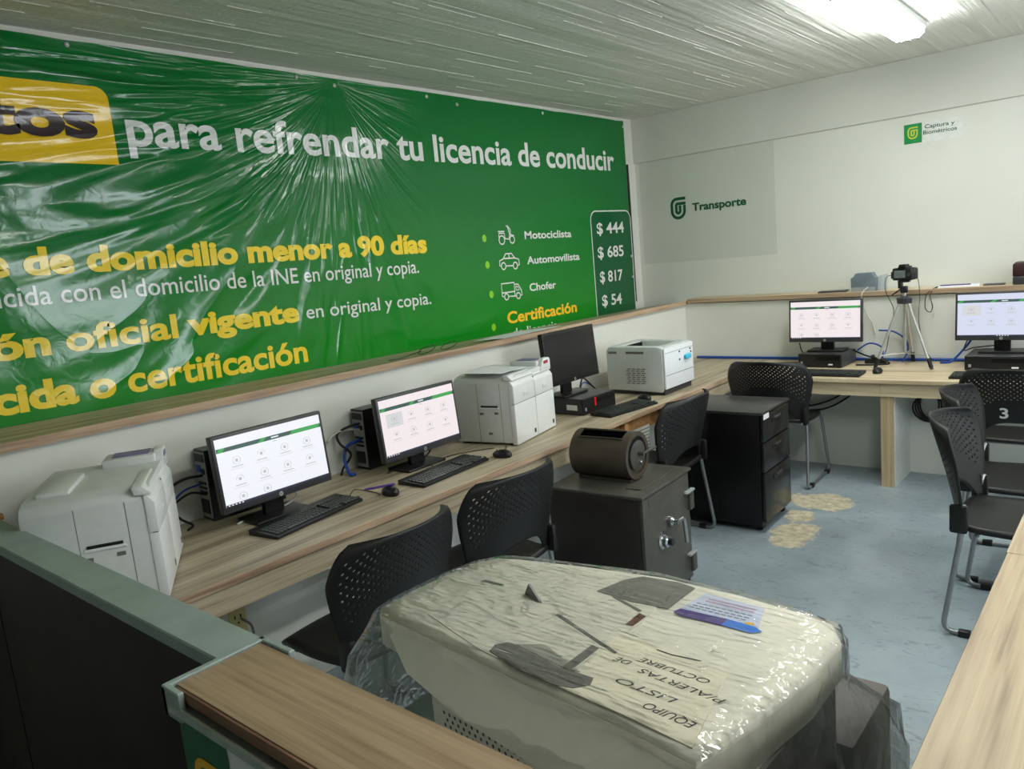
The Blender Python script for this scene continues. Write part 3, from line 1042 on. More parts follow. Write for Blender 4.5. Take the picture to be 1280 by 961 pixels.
# ------------------------------------------------------------------ monitors
def monitor(loc, yaw, scale, label, base_z, mode, scrmat='screen_on'):
    """faces local -y; loc = centre of the panel"""
    t = thing('monitor', label, 'monitor', (loc[0], loc[1], base_z), yaw, 'desktop monitors')
    w, h = 0.505 * scale, 0.305 * scale
    cz = loc[2] - base_z
    tilt = Matrix.Translation((0, 0, cz)) @ Matrix.Rotation(radians(-4.5), 4, 'X')
    bm = newbox(-w / 2, w / 2, -0.004, 0.030, -h / 2, h / 2, 0.004, 2)
    box(bm, -w * 0.3, w * 0.3, 0.028, 0.048, -h * 0.3, h * 0.3, 0.008, 2)
    bl, br, bt, bb = 0.013, 0.013, 0.014, 0.026
    bmesh.ops.transform(bm, matrix=tilt, verts=bm.verts)
    finish('casing', bm, 'grey_black' if mode != 'off' else 'black_plastic', t, True)
    sx0, sx1, sz0, sz1 = -w / 2 + bl, w / 2 - br, -h / 2 + bb, h / 2 - bt
    bm = newbox(sx0, sx1, -0.0055, -0.003, sz0, sz1)
    bmesh.ops.transform(bm, matrix=tilt, verts=bm.verts)
    scr = finish('screen', bm, 'screen_off' if mode == 'off' else scrmat, t)
    sw, sh = sx1 - sx0, sz1 - sz0
    if mode != 'off':
        bm = bmesh.new()
        O = Vector((sx0, -0.0062, sz0))
        U, V = X * sw, Z * sh
        def q(x0, y0, x1, y1, mi, sk=0.0, lift=0.0):
            flat(bm, [(x0, y0), (x1, y0), (x1 + sk, y1), (x0 + sk, y1)], O - Y * lift, U, V, mi)
        q(0.0, 0.800, 1.0, 0.862, 1)
        q(0.0, 0.800, 0.05, 0.862, 0, 0.03, 0.0002)
        q(0.37, 0.800, 0.42, 0.862, 0, 0.04, 0.0002)
        q(0.68, 0.800, 0.97, 0.862, 0, 0.03, 0.0002)
        q(0.50, 0.822, 0.57, 0.842, 4, 0, 0.0004)
        q(0.51, 0.765, 0.55, 0.775, 2, 0, 0)
        q(0.0, 0.0, 1.0, 0.032, 3)
        for k in range(5):
            q(0.02 + 0.03 * k if mode != 'b5' else 0.45 + 0.03 * k, 0.008, 0.034 + 0.03 * k if mode != 'b5' else 0.464 + 0.03 * k, 0.024, 4, 0, 0.0003)
        if mode in ('tile', 'b5'):
            q(0.06, 0.50, 0.27, 0.74, 5, 0, 0.0)
        rows = [0.64, 0.36] + ([0.10] if mode in ('three',) else [])
        for ri, ry in enumerate(rows):
            for ci in range(4 if ri < 2 else 2):
                cx = 0.16 + 0.225 * ci
                rad = 0.034
                pts = [(cx + rad * cos(2 * pi * k / 14), ry + rad * 1.7 * sin(2 * pi * k / 14)) for k in range(14)]
                if (ci + ri) % 3 == 1:
                    pts = pts[0:8]
                ribbon(bm, pts, 0.0045, O - Y * 0.0004, U, V, 2, closed=(ci + ri) % 3 != 1)
                q(cx - 0.012, ry - 0.02, cx + 0.012, ry + 0.022, 2, 0, 0.0004)
                if ri < 2:
                    q(cx - 0.05, ry - 0.092, cx + 0.05, ry - 0.080, 2, 0, 0.0004)
                    q(cx - 0.07, ry - 0.125, cx + 0.07, ry - 0.118, 5, 0, 0.0004)
        bmesh.ops.transform(bm, matrix=tilt, verts=bm.verts)
        finish('screen_image', bm, ['ui_green', 'ui_dark', 'ui_grey', 'ui_bar', 'screen_on', 'ui_tile'], scr)
    bm = bmesh.new()
    flat(bm, [(0.0095 * cos(2 * pi * k / 16), -h / 2 + 0.0135 + 0.0095 * sin(2 * pi * k / 16)) for k in range(16)], (0, -0.0048, 0), X, Z)
    text(bm, 'hp', (0, -0.0052, 0), X, Z, (-0.0062, -h / 2 + 0.0105), (0.006, -h / 2 + 0.0105), 0.0095, 0.01, 1, 0.3)
    bmesh.ops.transform(bm, matrix=tilt, verts=bm.verts)
    finish('round_emblem', bm, ['alu', 'grey_black'], t)
    bm = newbox(-0.045, 0.045, 0.045, 0.075, 0.012, cz - 0.02, 0.006, 2)
    finish('stand_neck', bm, 'black_plastic', t, True)
    bm = newbox(-0.125, 0.125, -0.02, 0.135, 0.0, 0.014, 0.006, 2)
    finish('stand_base', bm, 'black_plastic', t, True)
    return t
R90 = radians(90)
monitor((-2.719, 1.636, 0.945), R90, 1.0, 'lit monitor closest to the left card printer', DZ, 'three')
monitor((-2.702, 2.429, 0.937), R90, 1.0, 'lit monitor beside the middle card printer on the left worktop', DZ, 'tile', 'screen_pink')
monitor((-2.735, 3.742, 1.055), R90, 1.05, 'switched-off dark monitor standing on a desktop computer', DZ + 0.1, 'off')
monitor((-1.832, 5.602, 1.026), radians(2), 1.0, 'lit monitor on the back worktop left of the tripod', DZ + 0.095, 'three', 'screen_pink')
monitor((-0.752, 5.58, 1.038), radians(1), 1.0, 'lit monitor on the back worktop at the right edge', DZ + 0.095, 'b5', 'screen_blue')

# ------------------------------------------------------------------ computers
def desktop_pc(loc, yaw, dims, label, red=False):
    """low desktop case, front faces local -y"""
    w, d, h = dims
    t = thing('desktop_computer', label, 'computer', (loc[0], loc[1], DZ), yaw)
    bm = newbox(-w / 2, w / 2, -d / 2 + 0.012, d / 2, 0.004, h, 0.003, 1)
    finish('case', bm, 'grey_black', t, True)
    bm = newbox(-w / 2, w / 2, -d / 2, -d / 2 + 0.012, 0.004, h, 0.003, 1)
    fr = finish('front_panel', bm, 'black_plastic', t, True)
    bm = newbox(-w * 0.10, w * 0.46, -d / 2 - 0.002, -d / 2 + 0.002, h * 0.58, h * 0.88, 0.001, 1)
    finish('drive_bay', bm, 'dark_metal', fr)
    if red:
        bm = newbox(-w * 0.16, -w * 0.11, -d / 2 - 0.004, -d / 2 + 0.002, h * 0.42, h * 0.92)
        finish('red_marker', bm, 'red', fr)
    bm = newbox(-w * 0.44, -w * 0.40, -d / 2 - 0.002, -d / 2 + 0.002, h * 0.25, h * 0.45)
    finish('power_button', bm, 'grey_plastic', fr)
    for sx in (-1, 1):
        for sy in (-1, 1):
            bm = newbox(sx * w * 0.4 - 0.012, sx * w * 0.4 + 0.012, sy * d * 0.4 - 0.012, sy * d * 0.4 + 0.012, 0, 0.006)
            finish('foot', bm, 'black_plastic', t)
    bm = newbox(-w / 2 - 0.001, -w / 2 + 0.001, -d * 0.36, -d * 0.10, h * 0.3, h * 0.62) if red else newbox(w * 0.2, w * 0.3, -d / 2 - 0.001, -d / 2 + 0.001, h * 0.2, h * 0.3)
    finish('case_sticker', bm, 'paper', t)
    return t
desktop_pc((-2.735, 3.79), radians(87), (0.33, 0.31, 0.1), 'black desktop computer lying flat under the dark monitor', True)
desktop_pc((-1.826, 5.617), radians(-2), (0.303, 0.30, 0.095), 'black desktop computer lying flat left of the tripod')
desktop_pc((-0.752, 5.62), 0, (0.36, 0.33, 0.095), 'black desktop computer lying flat at the right end of the back worktop')
def tower(loc, yaw, label):
    """upright case, back panel with ports faces local -y"""
    w, d, h = 0.098, 0.335, 0.30
    t = thing('tower_computer', label, 'computer', (loc[0], loc[1], DZ), yaw)
    bm = newbox(-w / 2, w / 2, -d / 2, d / 2, 0.0, h, 0.002, 1)
    finish('case', bm, 'dark_metal', t, True)
    bm = newbox(-w / 2 + 0.006, w / 2 - 0.006, -d / 2 - 0.002, -d / 2 + 0.002, 0.012, h - 0.01)
    bp = finish('back_panel', bm, 'grey_plastic', t)
    for (x0, x1, z0, z1, m) in ((-0.035, 0.03, 0.03, 0.09, 'dark_metal'), (-0.03, 0.0, 0.205, 0.235, 'blue_cable'), (0.005, 0.032, 0.20, 0.222, 'dark_metal'), (-0.03, 0.03, 0.115, 0.125, 'dark_metal'), (-0.03, 0.03, 0.135, 0.145, 'dark_metal'), (-0.03, 0.03, 0.155, 0.165, 'dark_metal'), (-0.036, 0.036, 0.25, 0.283, 'dark_metal')):
        bm = newbox(x0, x1, -d / 2 - 0.006, -d / 2, z0, z1, 0.001, 1)
        finish('port', bm, m, bp)
    return t
tower((-2.985, 1.63), radians(-2), 'black upright computer showing its ports behind the nearest lit monitor')
tower((-2.977, 2.44), radians(-1), 'black upright computer showing its ports behind the second lit monitor')

# ------------------------------------------------------------------ keyboards, mice
def keyboard(loc, yaw, label, keys_each, L=0.47, W=0.16):
    t = thing('keyboard', label, 'keyboard', (loc[0], loc[1], DZ), yaw, 'computer keyboards')
    bm = bmesh.new()
    prism(bm, [(-W / 2, 0.0), (W / 2, 0.0), (W / 2, 0.022), (-W / 2, 0.013)], (-L / 2, 0, 0), Y, Z, X, L, 0, 0.003)
    finish('tray', bm, 'black_plastic', t, True)
    kp = 0.0187
    spots = []
    for r in range(6):
        y = -W / 2 + 0.022 + r * 0.0205 + (0.006 if r == 5 else 0)
        zz = 0.013 + (y + W / 2) / W * 0.009
        x = -L / 2 + 0.012
        n = 0
        while x < L / 2 - 0.018:
            wk = kp
            if r == 0 and 0.06 < x + L / 2 < 0.08:
                wk = kp * 5.5
            if not (0.288 < x + L / 2 < 0.298 or 0.356 < x + L / 2 < 0.364) or wk > kp:
                spots.append((x + wk / 2, y, zz, wk - 0.003))
            x += wk
    spots = spots[:110]
    if keys_each:
        cache = {}
        for (x, y, zz, wk) in spots[:100]:
            k = round(wk, 4)
            if k not in cache:
                bm = newbox(-wk / 2, wk / 2, -0.0078, 0.0078, 0.0, 0.006, 0.0015, 1)
                o = finish('key', bm, 'key', t)
                cache[k] = o
            else:
                o = cache[k].copy()
                COL.objects.link(o)
            o.location = (x, y, zz)
            o.rotation_euler = (radians(3.3), 0, 0)
        rest = spots[100:]
    else:
        rest = spots
    if rest:
        bm = bmesh.new()
        for (x, y, zz, wk) in rest:
            box(bm, x - wk / 2, x + wk / 2, y - 0.0078, y + 0.0078, zz, zz + 0.006)
        o = finish('keys', bm, 'key', t)
        o['kind'] = 'stuff'
    return t
keyboard((-2.598, 1.68), radians(98.8), 'black keyboard in front of the nearest lit monitor', True)
keyboard((-2.530, 2.395), radians(94.3), 'black keyboard in front of the second lit monitor', True)
keyboard((-2.445, 3.845), radians(81.4), 'black keyboard in front of the dark monitor', False, 0.44)
keyboard((-1.69, 5.205), radians(1), 'black keyboard on the back worktop behind a chair', False, 0.44)
keyboard((-0.745, 5.23), radians(0), 'black keyboard almost hidden behind the chair marked 3', False, 0.44)

def mouse(loc, yaw, label):
    t = thing('computer_mouse', label, 'mouse', (loc[0], loc[1], DZ), yaw, 'computer mice')
    bm = bmesh.new()
    bmesh.ops.create_uvsphere(bm, u_segments=20, v_segments=12, radius=1)
    for v in bm.verts:
        x, y, z = v.co
        v.co = (x * 0.031, y * 0.054, max(0.0, 0.012 + z * 0.026 * (1 - 0.18 * y)))
    finish('shell', bm, 'black_plastic', t, True, 180)
    bm = bmesh.new()
    lathe(bm, [(0.006, -0.003), (0.008, -0.001), (0.008, 0.001), (0.006, 0.003)], 12, 'x', (0, 0.028, 0.030))
    finish('wheel', bm, 'grey_plastic', t, True)
    return t
mouse((-2.511, 2.04), radians(80), 'black mouse with a purple pen lying on it')
mouse((-2.447, 2.71), radians(100), 'black mouse in front of the middle card printer')
mouse((-2.475, 4.13), radians(75), 'black mouse beside the white laser printer')
mouse((-1.406, 5.31), radians(5), 'black mouse at the foot of the tripod')
t = thing('pen', 'purple ballpoint pen resting across a mouse', 'pen', (-2.535, 2.0, DZ + 0.042), radians(62))
bm = bmesh.new()
lathe(bm, [(0.0015, -0.065), (0.005, -0.055), (0.005, 0.03)], 10, 'x')
finish('barrel', bm, 'purple', t, True)
bm = bmesh.new()
lathe(bm, [(0.0058, 0.03), (0.0058, 0.066), (0.004, 0.07)], 10, 'x')
finish('pen_cap', bm, 'purple', t, True)

# ------------------------------------------------------------------ card printers
def card_printer(N, yaw, W, label, lab_mat, D=0.37, H=0.365):
    """N = near bottom front corner; front faces local +x, width along +y"""
    t = thing('card_printer', label, 'printer', (N[0], N[1], DZ), yaw, 'white card printers')
    # main body: front at x=0, back at x=-D
    bm = bmesh.new()
    prism(bm, [(0.004, 0.012), (W - 0.004, 0.012), (W - 0.004, H * 0.94), (W - 0.03, H), (0.07, H), (0.02, H * 0.965), (0.004, H * 0.90)], (-D, 0, 0), Y, Z, X, D - 0.012, 0, 0.008)
    finish('body', bm, 'offwhite', t, True, 25)
    sp = 0.52 * W
    # two front modules, each a lower and an upper door with a chamfered lid edge
    for k, (y0, y1, top) in enumerate(((0.0, sp - 0.003, H), (sp + 0.001, W, H * 0.97))):
        bm = newbox(-0.03, 0.0, y0, y1, 0.006, H * 0.595, 0.004, 2)
        finish('lower_door', bm, 'white_plastic', t, True, 25)
        bm = bmesh.new()
        prism(bm, [(-0.03, H * 0.602), (0.0, H * 0.602), (0.0, top * 0.86), (-0.018, top * 0.93), (-0.03, top * 0.93)], (0, y0, 0), X, Z, Y, y1 - y0, 0, 0.003)
        ud = finish('upper_door', bm, 'white_plastic', t, True, 25)
        c = y0 + (y1 - y0) * (0.55 if k == 0 else 0.52)
        bm = newbox(-0.002, 0.0015, c - 0.026, c + 0.026, H * 0.67, H * 0.74, 0.001, 1)
        hd = finish('grip', bm, 'offwhite', ud)
        bm = newbox(-0.001, 0.004, c - 0.02, c + 0.02, H * 0.705, H * 0.73, 0.001, 1)
        finish('grip_lip', bm, 'white_plastic', hd)
        bm = bmesh.new()
        prism(bm, [(-0.055, top * 0.94), (-0.012, top * 0.93), (-0.004, top * 0.945), (-0.03, top * 1.012), (-0.06, top * 1.012)], (0, y0 + 0.002, 0), X, Z, Y, y1 - y0 - 0.004, 0, 0.003)
        finish('lid_edge', bm, 'white_plastic', t, True, 25)
        bm = newbox(-0.001, 0.0012, y1 - 0.04, y1 - 0.022, 0.028, 0.05)
        finish('corner_badge', bm, 'grey_black', t)
    bm = newbox(-0.02, -0.004, 0.004, W - 0.004, H * 0.594, H * 0.603)
    box(bm, -0.02, -0.006, sp - 0.0035, sp + 0.0015, 0.01, H * 0.90)
    finish('door_gap', bm, 'grey_black', t)
    # raised control block on the far module
    bm = bmesh.new()
    prism(bm, [(W - 0.125, H * 0.93), (W - 0.002, H * 0.93), (W - 0.004, H * 1.07), (W - 0.02, H * 1.10), (W - 0.085, H * 1.10), (W - 0.105, H * 1.03)], (-0.035, 0, 0), Y, Z, X, 0.03, 0, 0.003)
    cb = finish('control_block', bm, 'white_plastic', t, True, 25)
    bm = newbox(-0.006, -0.003, W - 0.085, W - 0.035, H * 1.02, H * 1.065)
    finish('display', bm, lab_mat, cb)
    bm = newbox(-0.20, -0.03, W - 0.12, W - 0.004, H * 0.97, H * 1.075, 0.008, 2)
    finish('head_cover', bm, 'offwhite', t, True, 25)
    bm = newbox(-0.17, -0.05, W - 0.10, W - 0.02, H * 1.075, H * 1.085, 0.002, 1)
    finish('cover_label', bm, 'lilac', t)
    bm = newbox(-D + 0.035, -D + 0.13, 0.07, sp + 0.06, H * 0.985, H * 1.04, 0.01, 2)
    finish('top_flap', bm, 'offwhite', t, True, 25)
    # near side: panel seams, output slot and latches
    S = -0.0005
    for x in (-0.085, -0.225):
        bm = newbox(x - 0.001, x + 0.001, 0.0035, 0.006, 0.014, H * 0.90)
        finish('panel_seam', bm, 'tray_dark', t)
    bm = newbox(-0.205, -0.105, 0.0, 0.006, H * 0.555, H * 0.58)
    sl = finish('output_slot', bm, 'dark_metal', t)
    bm = bmesh.new()
    prism(bm, [(-0.215, H * 0.53), (-0.095, H * 0.53), (-0.10, H * 0.553), (-0.21, H * 0.553)], (0, -0.001, 0), X, Z, Y, 0.009, 0, 0.001)
    finish('slot_lip', bm, 'white_plastic', sl)
    for (x, z) in ((-0.205, 0.46), (-0.115, 0.47), (-0.16, 0.17)):
        bm = newbox(x - 0.012, x + 0.012, 0.002, 0.006, H * z - 0.006, H * z + 0.006)
        finish('latch', bm, 'tray_dark', t)
    for (x, y) in ((-0.04, 0.04), (-D + 0.04, 0.04), (-0.04, W - 0.04), (-D + 0.04, W - 0.04)):
        bm = newbox(x - 0.02, x + 0.02, y - 0.02, y + 0.02, 0, 0.014)
        finish('foot', bm, 'black_plastic', t)
    return t
card_printer((-2.344, 0.984), radians(59), 0.50, 'large white card printer at the near end of the left worktop, turned toward the camera', 'lilac')
card_printer((-2.504, 2.903), radians(11), 0.455, 'white two-part card printer between two monitors, paper on its top', 'display_red')
def sheet(name, pts, label, cat='paper', m='paper', th=0.0015, grp=None):
    bm = bmesh.new()
    a = [bm.verts.new(p) for p in pts]
    b = [bm.verts.new(Vector(p) + Vector((0, 0, th))) for p in pts]
    n = len(a)
    bm.faces.new(list(reversed(a))); bm.faces.new(b)
    for i in range(n):
        bm.faces.new((a[i], a[(i + 1) % n], b[(i + 1) % n], b[i]))
    bmesh.ops.recalc_face_normals(bm, faces=list(bm.faces))
    return tag(finish(name, bm, m), label, cat, grp)
_a = radians(11)
def mp(x, y, z):
    return (-2.504 + x * cos(_a) - y * sin(_a), 2.903 + x * sin(_a) + y * cos(_a), DZ + z)
sheet('paper_sheet', [mp(-0.06, -0.01, 0.3825), mp(-0.03, 0.22, 0.3825), mp(-0.285, 0.24, 0.3825), mp(-0.31, 0.0, 0.3825)], 'white paper sheets lying on the middle card printer')

# ------------------------------------------------------------------ laser printer
t = thing('laser_printer', 'grey and white laser printer at the far end of the left worktop', 'printer', (-2.618, 4.477, DZ), 0)
wx, wy, hh = 0.22, 0.2, 0.318
bm = bmesh.new()
prism(bm, [(-wx, 0.03), (wx - 0.03, 0.02), (wx - 0.015, 0.06), (wx - 0.015, hh * 0.97), (wx - 0.06, hh), (-wx + 0.02, hh), (-wx, hh - 0.03)], (0, -wy, 0), X, Z, Y, 0.07, 0, 0.008)
prism(bm, [(-wx, 0.03), (wx - 0.03, 0.02), (wx - 0.015, 0.06), (wx - 0.015, hh * 0.97), (wx - 0.06, hh), (-wx + 0.02, hh), (-wx, hh - 0.03)], (0, wy - 0.07, 0), X, Z, Y, 0.07, 0, 0.008)
box(bm, -wx, wx - 0.03, -wy + 0.05, wy - 0.05, 0.03, hh - 0.075, 0.004, 1)
box(bm, -wx, -wx + 0.08, -wy + 0.05, wy - 0.05, 0.03, hh, 0.012, 2)
box(bm, wx - 0.1, wx - 0.02, -wy + 0.05, wy - 0.05, 0.03, hh - 0.005, 0.01, 2)
finish('body', bm, 'laser_grey', t, True, 30)
bm = bmesh.new()
prism(bm, [(-0.12, hh - 0.07), (0.10, hh - 0.02), (0.10, hh - 0.015), (-0.12, hh - 0.062)], (0, -wy + 0.075, 0), X, Z, Y, 2 * wy - 0.15, 0)
finish('output_tray', bm, 'laser_grey', t)
bm = newbox(-0.14, -0.125, -wy + 0.08, wy - 0.08, hh - 0.07, hh - 0.008)
finish('output_mouth', bm, 'dark_metal', t)
bm = newbox(wx - 0.018, wx, -wy + 0.004, wy - 0.004, 0.04, hh - 0.012, 0.008, 2)
fp = finish('front_panel', bm, 'laser_white', t, True, 30)
bm = newbox(wx - 0.001, wx + 0.0012, -wy + 0.012, wy - 0.012, 0.128, 0.131)
finish('tray_seam', bm, 'tray_dark', fp)
bm = newbox(wx - 0.001, wx + 0.0012, -wy + 0.012, wy - 0.012, hh - 0.045, hh - 0.0425)
finish('cover_seam', bm, 'tray_dark', fp)
bm = newbox(wx, wx + 0.022, 0.055, 0.135, 0.20, 0.235, 0.012, 2)
finish('tab', bm, 'cyan', fp, True)
for (y, z) in ((0.0, 0.21), (0.0, 0.262), (0.15, 0.262), (0.16, 0.24)):
    bm = newbox(wx - 0.001, wx + 0.002, y - 0.007, y + 0.007, z - 0.006, z + 0.006)
    finish('button', bm, 'grey_black', fp)
bm = newbox(-wx + 0.02, wx - 0.02, -wy + 0.02, wy - 0.01, 0.0, 0.045, 0.004, 1)
finish('base_tray', bm, 'grey_black', t)
for r in range(8):
    for k in range(4):
        x0 = -0.07 + k * 0.037 + (0.008 if r % 2 else 0)
        bm = newbox(x0, x0 + 0.028, -wy - 0.0012, -wy + 0.001, 0.075 + r * 0.0135, 0.081 + r * 0.0135)
        finish('vent_slot', bm, 'tray_dark', t)
for (x0, x1) in ((-0.20, -0.135), (-0.065, 0.07)):
    bm = newbox(x0, x1, -wy - 0.0012, -wy + 0.001, hh - 0.045, hh - 0.03)
    finish('side_grille', bm, 'tray_dark', t)

# ------------------------------------------------------------------ safe with a rotary deposit drum
t = thing('safe', 'old square dark steel safe standing on the floor', 'safe', (-1.965, 3.005, 0), radians(3))
sw, sd, sh = 0.50, 0.512, 0.58          # x, y, z
bm = newbox(-sw / 2, sw / 2 - 0.02, -sd / 2, sd / 2, 0.02, sh - 0.012, 0.006, 2)
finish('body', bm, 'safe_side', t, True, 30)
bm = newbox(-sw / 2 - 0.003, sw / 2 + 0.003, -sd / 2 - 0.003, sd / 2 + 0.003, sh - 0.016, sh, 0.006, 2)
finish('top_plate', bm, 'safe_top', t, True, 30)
bm = newbox(sw / 2 - 0.02, sw / 2, -sd / 2 + 0.004, sd / 2 - 0.03, 0.03, sh - 0.018, 0.004, 2)
dr = finish('door', bm, 'safe_top', t, True, 30)
bm = bmesh.new()
lathe(bm, [(0.042, sw / 2 - 0.002), (0.042, sw / 2 + 0.006), (0.030, sw / 2 + 0.012), (0.030, sw / 2 + 0.03), (0.02, sw / 2 + 0.036)], 24, 'x', (0, -0.085, 0.325))
finish('combination_dial', bm, 'chrome', dr, True, 30)
bm = bmesh.new()
lathe(bm, [(0.017, sw / 2 + 0.036), (0.017, sw / 2 + 0.055), (0.012, sw / 2 + 0.058)], 16, 'x', (0, -0.085, 0.325))
finish('dial_knob', bm, 'black_plastic', dr, True, 30)
bm = bmesh.new()
lathe(bm, [(0.022, sw / 2 - 0.002), (0.022, sw / 2 + 0.02), (0.012, sw / 2 + 0.03), (0.012, sw / 2 + 0.05)], 16, 'x', (0, -0.01, 0.395))
tube(bm, fillet([(sw / 2 + 0.042, -0.01, 0.395), (sw / 2 + 0.045, 0.06, 0.395), (sw / 2 + 0.05, 0.068, 0.27)], 0.02), 0.010, 10)
finish('door_handle', bm, 'chrome', dr, True, 40)
for z in (0.435, 0.12):
    bm = newbox(sw / 2 - 0.02, sw / 2 + 0.014, sd / 2 - 0.05, sd / 2 - 0.002, z - 0.06, z + 0.03, 0.006, 2)
    finish('hinge', bm, 'safe_top', t, True, 30)
    bm = newbox(sw / 2 - 0.005, sw / 2 + 0.02, sd / 2 - 0.09, sd / 2 - 0.002, z + 0.03, z + 0.044, 0.004, 1)
    finish('hinge_cap', bm, 'grey_plastic', t, True, 30)
bm = newbox(sw / 2 - 0.001, sw / 2 + 0.0015, -sd / 2 + 0.06, sd / 2 - 0.23, sh - 0.062, sh - 0.032)
finish('name_strip', bm, 'film_hub', t)
bm = newbox(sw / 2 - 0.13, sw / 2 - 0.05, -sd / 2 + 0.09, sd / 2 - 0.06, sh, sh + 0.006, 0.002, 1)
finish('base_strip', bm, 'safe_top', t, True)
for (x, y) in ((-0.2, -0.2), (-0.2, 0.2), (0.2, -0.2), (0.2, 0.2)):
    bm = newbox(x - 0.03, x + 0.03, y - 0.03, y + 0.03, 0, 0.022)
    finish('foot', bm, 'black_plastic', t)
# rotary drum, axis along local x
dt = thing('deposit_drum', 'dark rotary deposit drum with a slot, mounted on top of the safe', 'drum', (-2.02, 2.985, sh), radians(3))
R, L0, L1 = 0.115, -0.15, 0.17
bm = bmesh.new()
seg = 40
ring = {}
prof = [(R * 0.86, L0), (R, L0 + 0.012), (R, L1 - 0.004), (R * 0.985, L1), (R * 0.80, L1), (R * 0.78, L1 - 0.014)]
lathe(bm, prof, seg, 'x', (0, 0, R + 0.004))
finish('cylinder', bm, 'drum', dt, True, 30)
def on_drum(bm, deg):
    bmesh.ops.rotate(bm, cent=(0, 0, R + 0.004), matrix=Matrix.Rotation(radians(deg), 3, 'X'), verts=bm.verts)
    return bm
bm = on_drum(newbox(L0 + 0.05, L1 - 0.04, -0.026, 0.026, 2 * R - 0.010, 2 * R + 0.0045, 0.001, 1), 24)
finish('slot', bm, plain('slot_shadow', rgb(5, 5, 5), 0.9, spec=0.0), dt)
for y in (-0.033, 0.026):
    bm = on_drum(newbox(L0 + 0.045, L1 - 0.035, y, y + 0.007, 2 * R - 0.010, 2 * R + 0.009, 0.002, 1), 24)
    finish('slot_lip', bm, 'drum', dt)
bm = bmesh.new()
lathe(bm, [(0.072, L1 - 0.012), (0.072, L1 + 0.002), (0.068, L1 + 0.004)], 32, 'x', (0, 0.0, R + 0.004))
dd = finish('end_disc', bm, 'safe_top', dt, True, 30)
bm = bmesh.new()
pts = [(0.079 * cos(a), R + 0.004 + 0.079 * sin(a)) for a in [radians(10 + 14 * k) for k in range(13)]]
ribbon(bm, pts, 0.014, (L1 + 0.0012, 0, 0), Y, Z)
finish('arc_gap', bm, 'dark_metal', dt)
bm = bmesh.new()
tube(bm, [(L1, 0.0, R + 0.015), (L1 + 0.035, 0.0, R + 0.015)], 0.009, 10)
tube(bm, [(L1 + 0.028, -0.005, R + 0.015), (L1 + 0.028, 0.13, R + 0.015)], 0.006, 10)
finish('crank', bm, 'safe_top', dt, True, 40)
bm = bmesh.new()
lathe(bm, [(0.008, L1 - 0.0), (0.008, L1 + 0.014), (0.005, L1 + 0.016)], 12, 'x', (0, 0.012, R - 0.03))
finish('lock', bm, 'chrome', dt, True)
bm = newbox(L0 + 0.02, L1 - 0.01, -0.06, 0.06, 0.0, 0.014, 0.002, 1)
finish('saddle', bm, 'safe_top', dt)

# ------------------------------------------------------------------ filing cabinet
t = thing('filing_cabinet', 'black three-drawer filing cabinet with a dented glossy front', 'cabinet', (-1.965, 4.21, 0), radians(1.5))
cw, cdp, ch = 0.60, 0.44, 0.70
bm = newbox(-cw / 2, cw / 2 - 0.022, -cdp / 2, cdp / 2, 0.035, ch - 0.012, 0.004, 2)
finish('carcass', bm, 'dark_metal', t, True, 30)
bm = newbox(-cw / 2 - 0.003, cw / 2 + 0.002, -cdp / 2 - 0.003, cdp / 2 + 0.003, ch - 0.016, ch, 0.003, 2)
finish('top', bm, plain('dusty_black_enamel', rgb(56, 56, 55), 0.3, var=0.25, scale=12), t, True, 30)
for k, (z0, z1) in enumerate(((0.06, 0.345), (0.352, 0.520), (0.527, 0.678))):
    bm = newbox(cw / 2 - 0.022, cw / 2, -cdp / 2 + 0.012, cdp / 2 - 0.012, z0, z1, 0.004, 2)
    d_ = finish('drawer', bm, 'drawer_face', t, True, 30)
    zc = z1 - 0.05
    bm = newbox(cw / 2 - 0.001, cw / 2 + 0.004, -0.075, 0.075, zc - 0.018, zc + 0.018, 0.003, 1)
    hd = finish('handle', bm, 'black_plastic', d_, True)
    bm = newbox(cw / 2 + 0.002, cw / 2 + 0.012, -0.05, 0.05, zc + 0.002, zc + 0.014, 0.003, 1)
    finish('handle_lip', bm, 'grey_black', hd, True)
bm = newbox(cw / 2 + 0.0005, cw / 2 + 0.003, -cdp / 2 + 0.02, -cdp / 2 + 0.10, ch - 0.045, ch - 0.016)
finish('label_tag', bm, 'paper', t)
for (x, y) in ((-0.25, -0.17), (-0.25, 0.17), (0.25, -0.17), (0.25, 0.17)):
    bm = bmesh.new()
    lathe(bm, [(0.02, -0.012), (0.022, -0.006), (0.022, 0.006), (0.02, 0.012)], 14, 'y', (x, y, 0.022))
    box(bm, x - 0.018, x + 0.018, y - 0.02, y + 0.02, 0.028, 0.042)
    finish('caster', bm, 'black_plastic', t, True)

# ------------------------------------------------------------------ service counter (L-shaped) and partition
CZ = 1.0
ct = thing('service_counter', 'narrow wood-topped service counter along the bottom of the picture', 'counter', (-0.6, 0.58, 0))
bm = newbox(-1.246, -0.216, 0.508, 0.668, CZ - 0.022, CZ)
at_t(finish('top', bm, 'wood_counter_x', ct))
bm = newbox(-1.24, -0.216, 0.503, 0.508, CZ - 0.022, CZ - 0.002)
at_t(finish('raw_edge', bm, 'raw_edge_x', ct))
bm = newbox(-1.24, -0.216, 0.515, 0.655, 0.0, CZ - 0.022)
at_t(finish('body', bm, 'trim_white', ct))
bm = newbox(-1.262, -1.248, 0.488, 0.682, CZ - 0.05, CZ + 0.004, 0.002, 1)
box(bm, -1.262, -1.205, 0.488, 0.500, CZ - 0.05, CZ + 0.003, 0.002, 1)
box(bm, -1.262, -1.16, 0.671, 0.684, CZ - 0.05, CZ + 0.004, 0.002, 1)
at_t(finish('end_trim', bm, 'cap', ct))
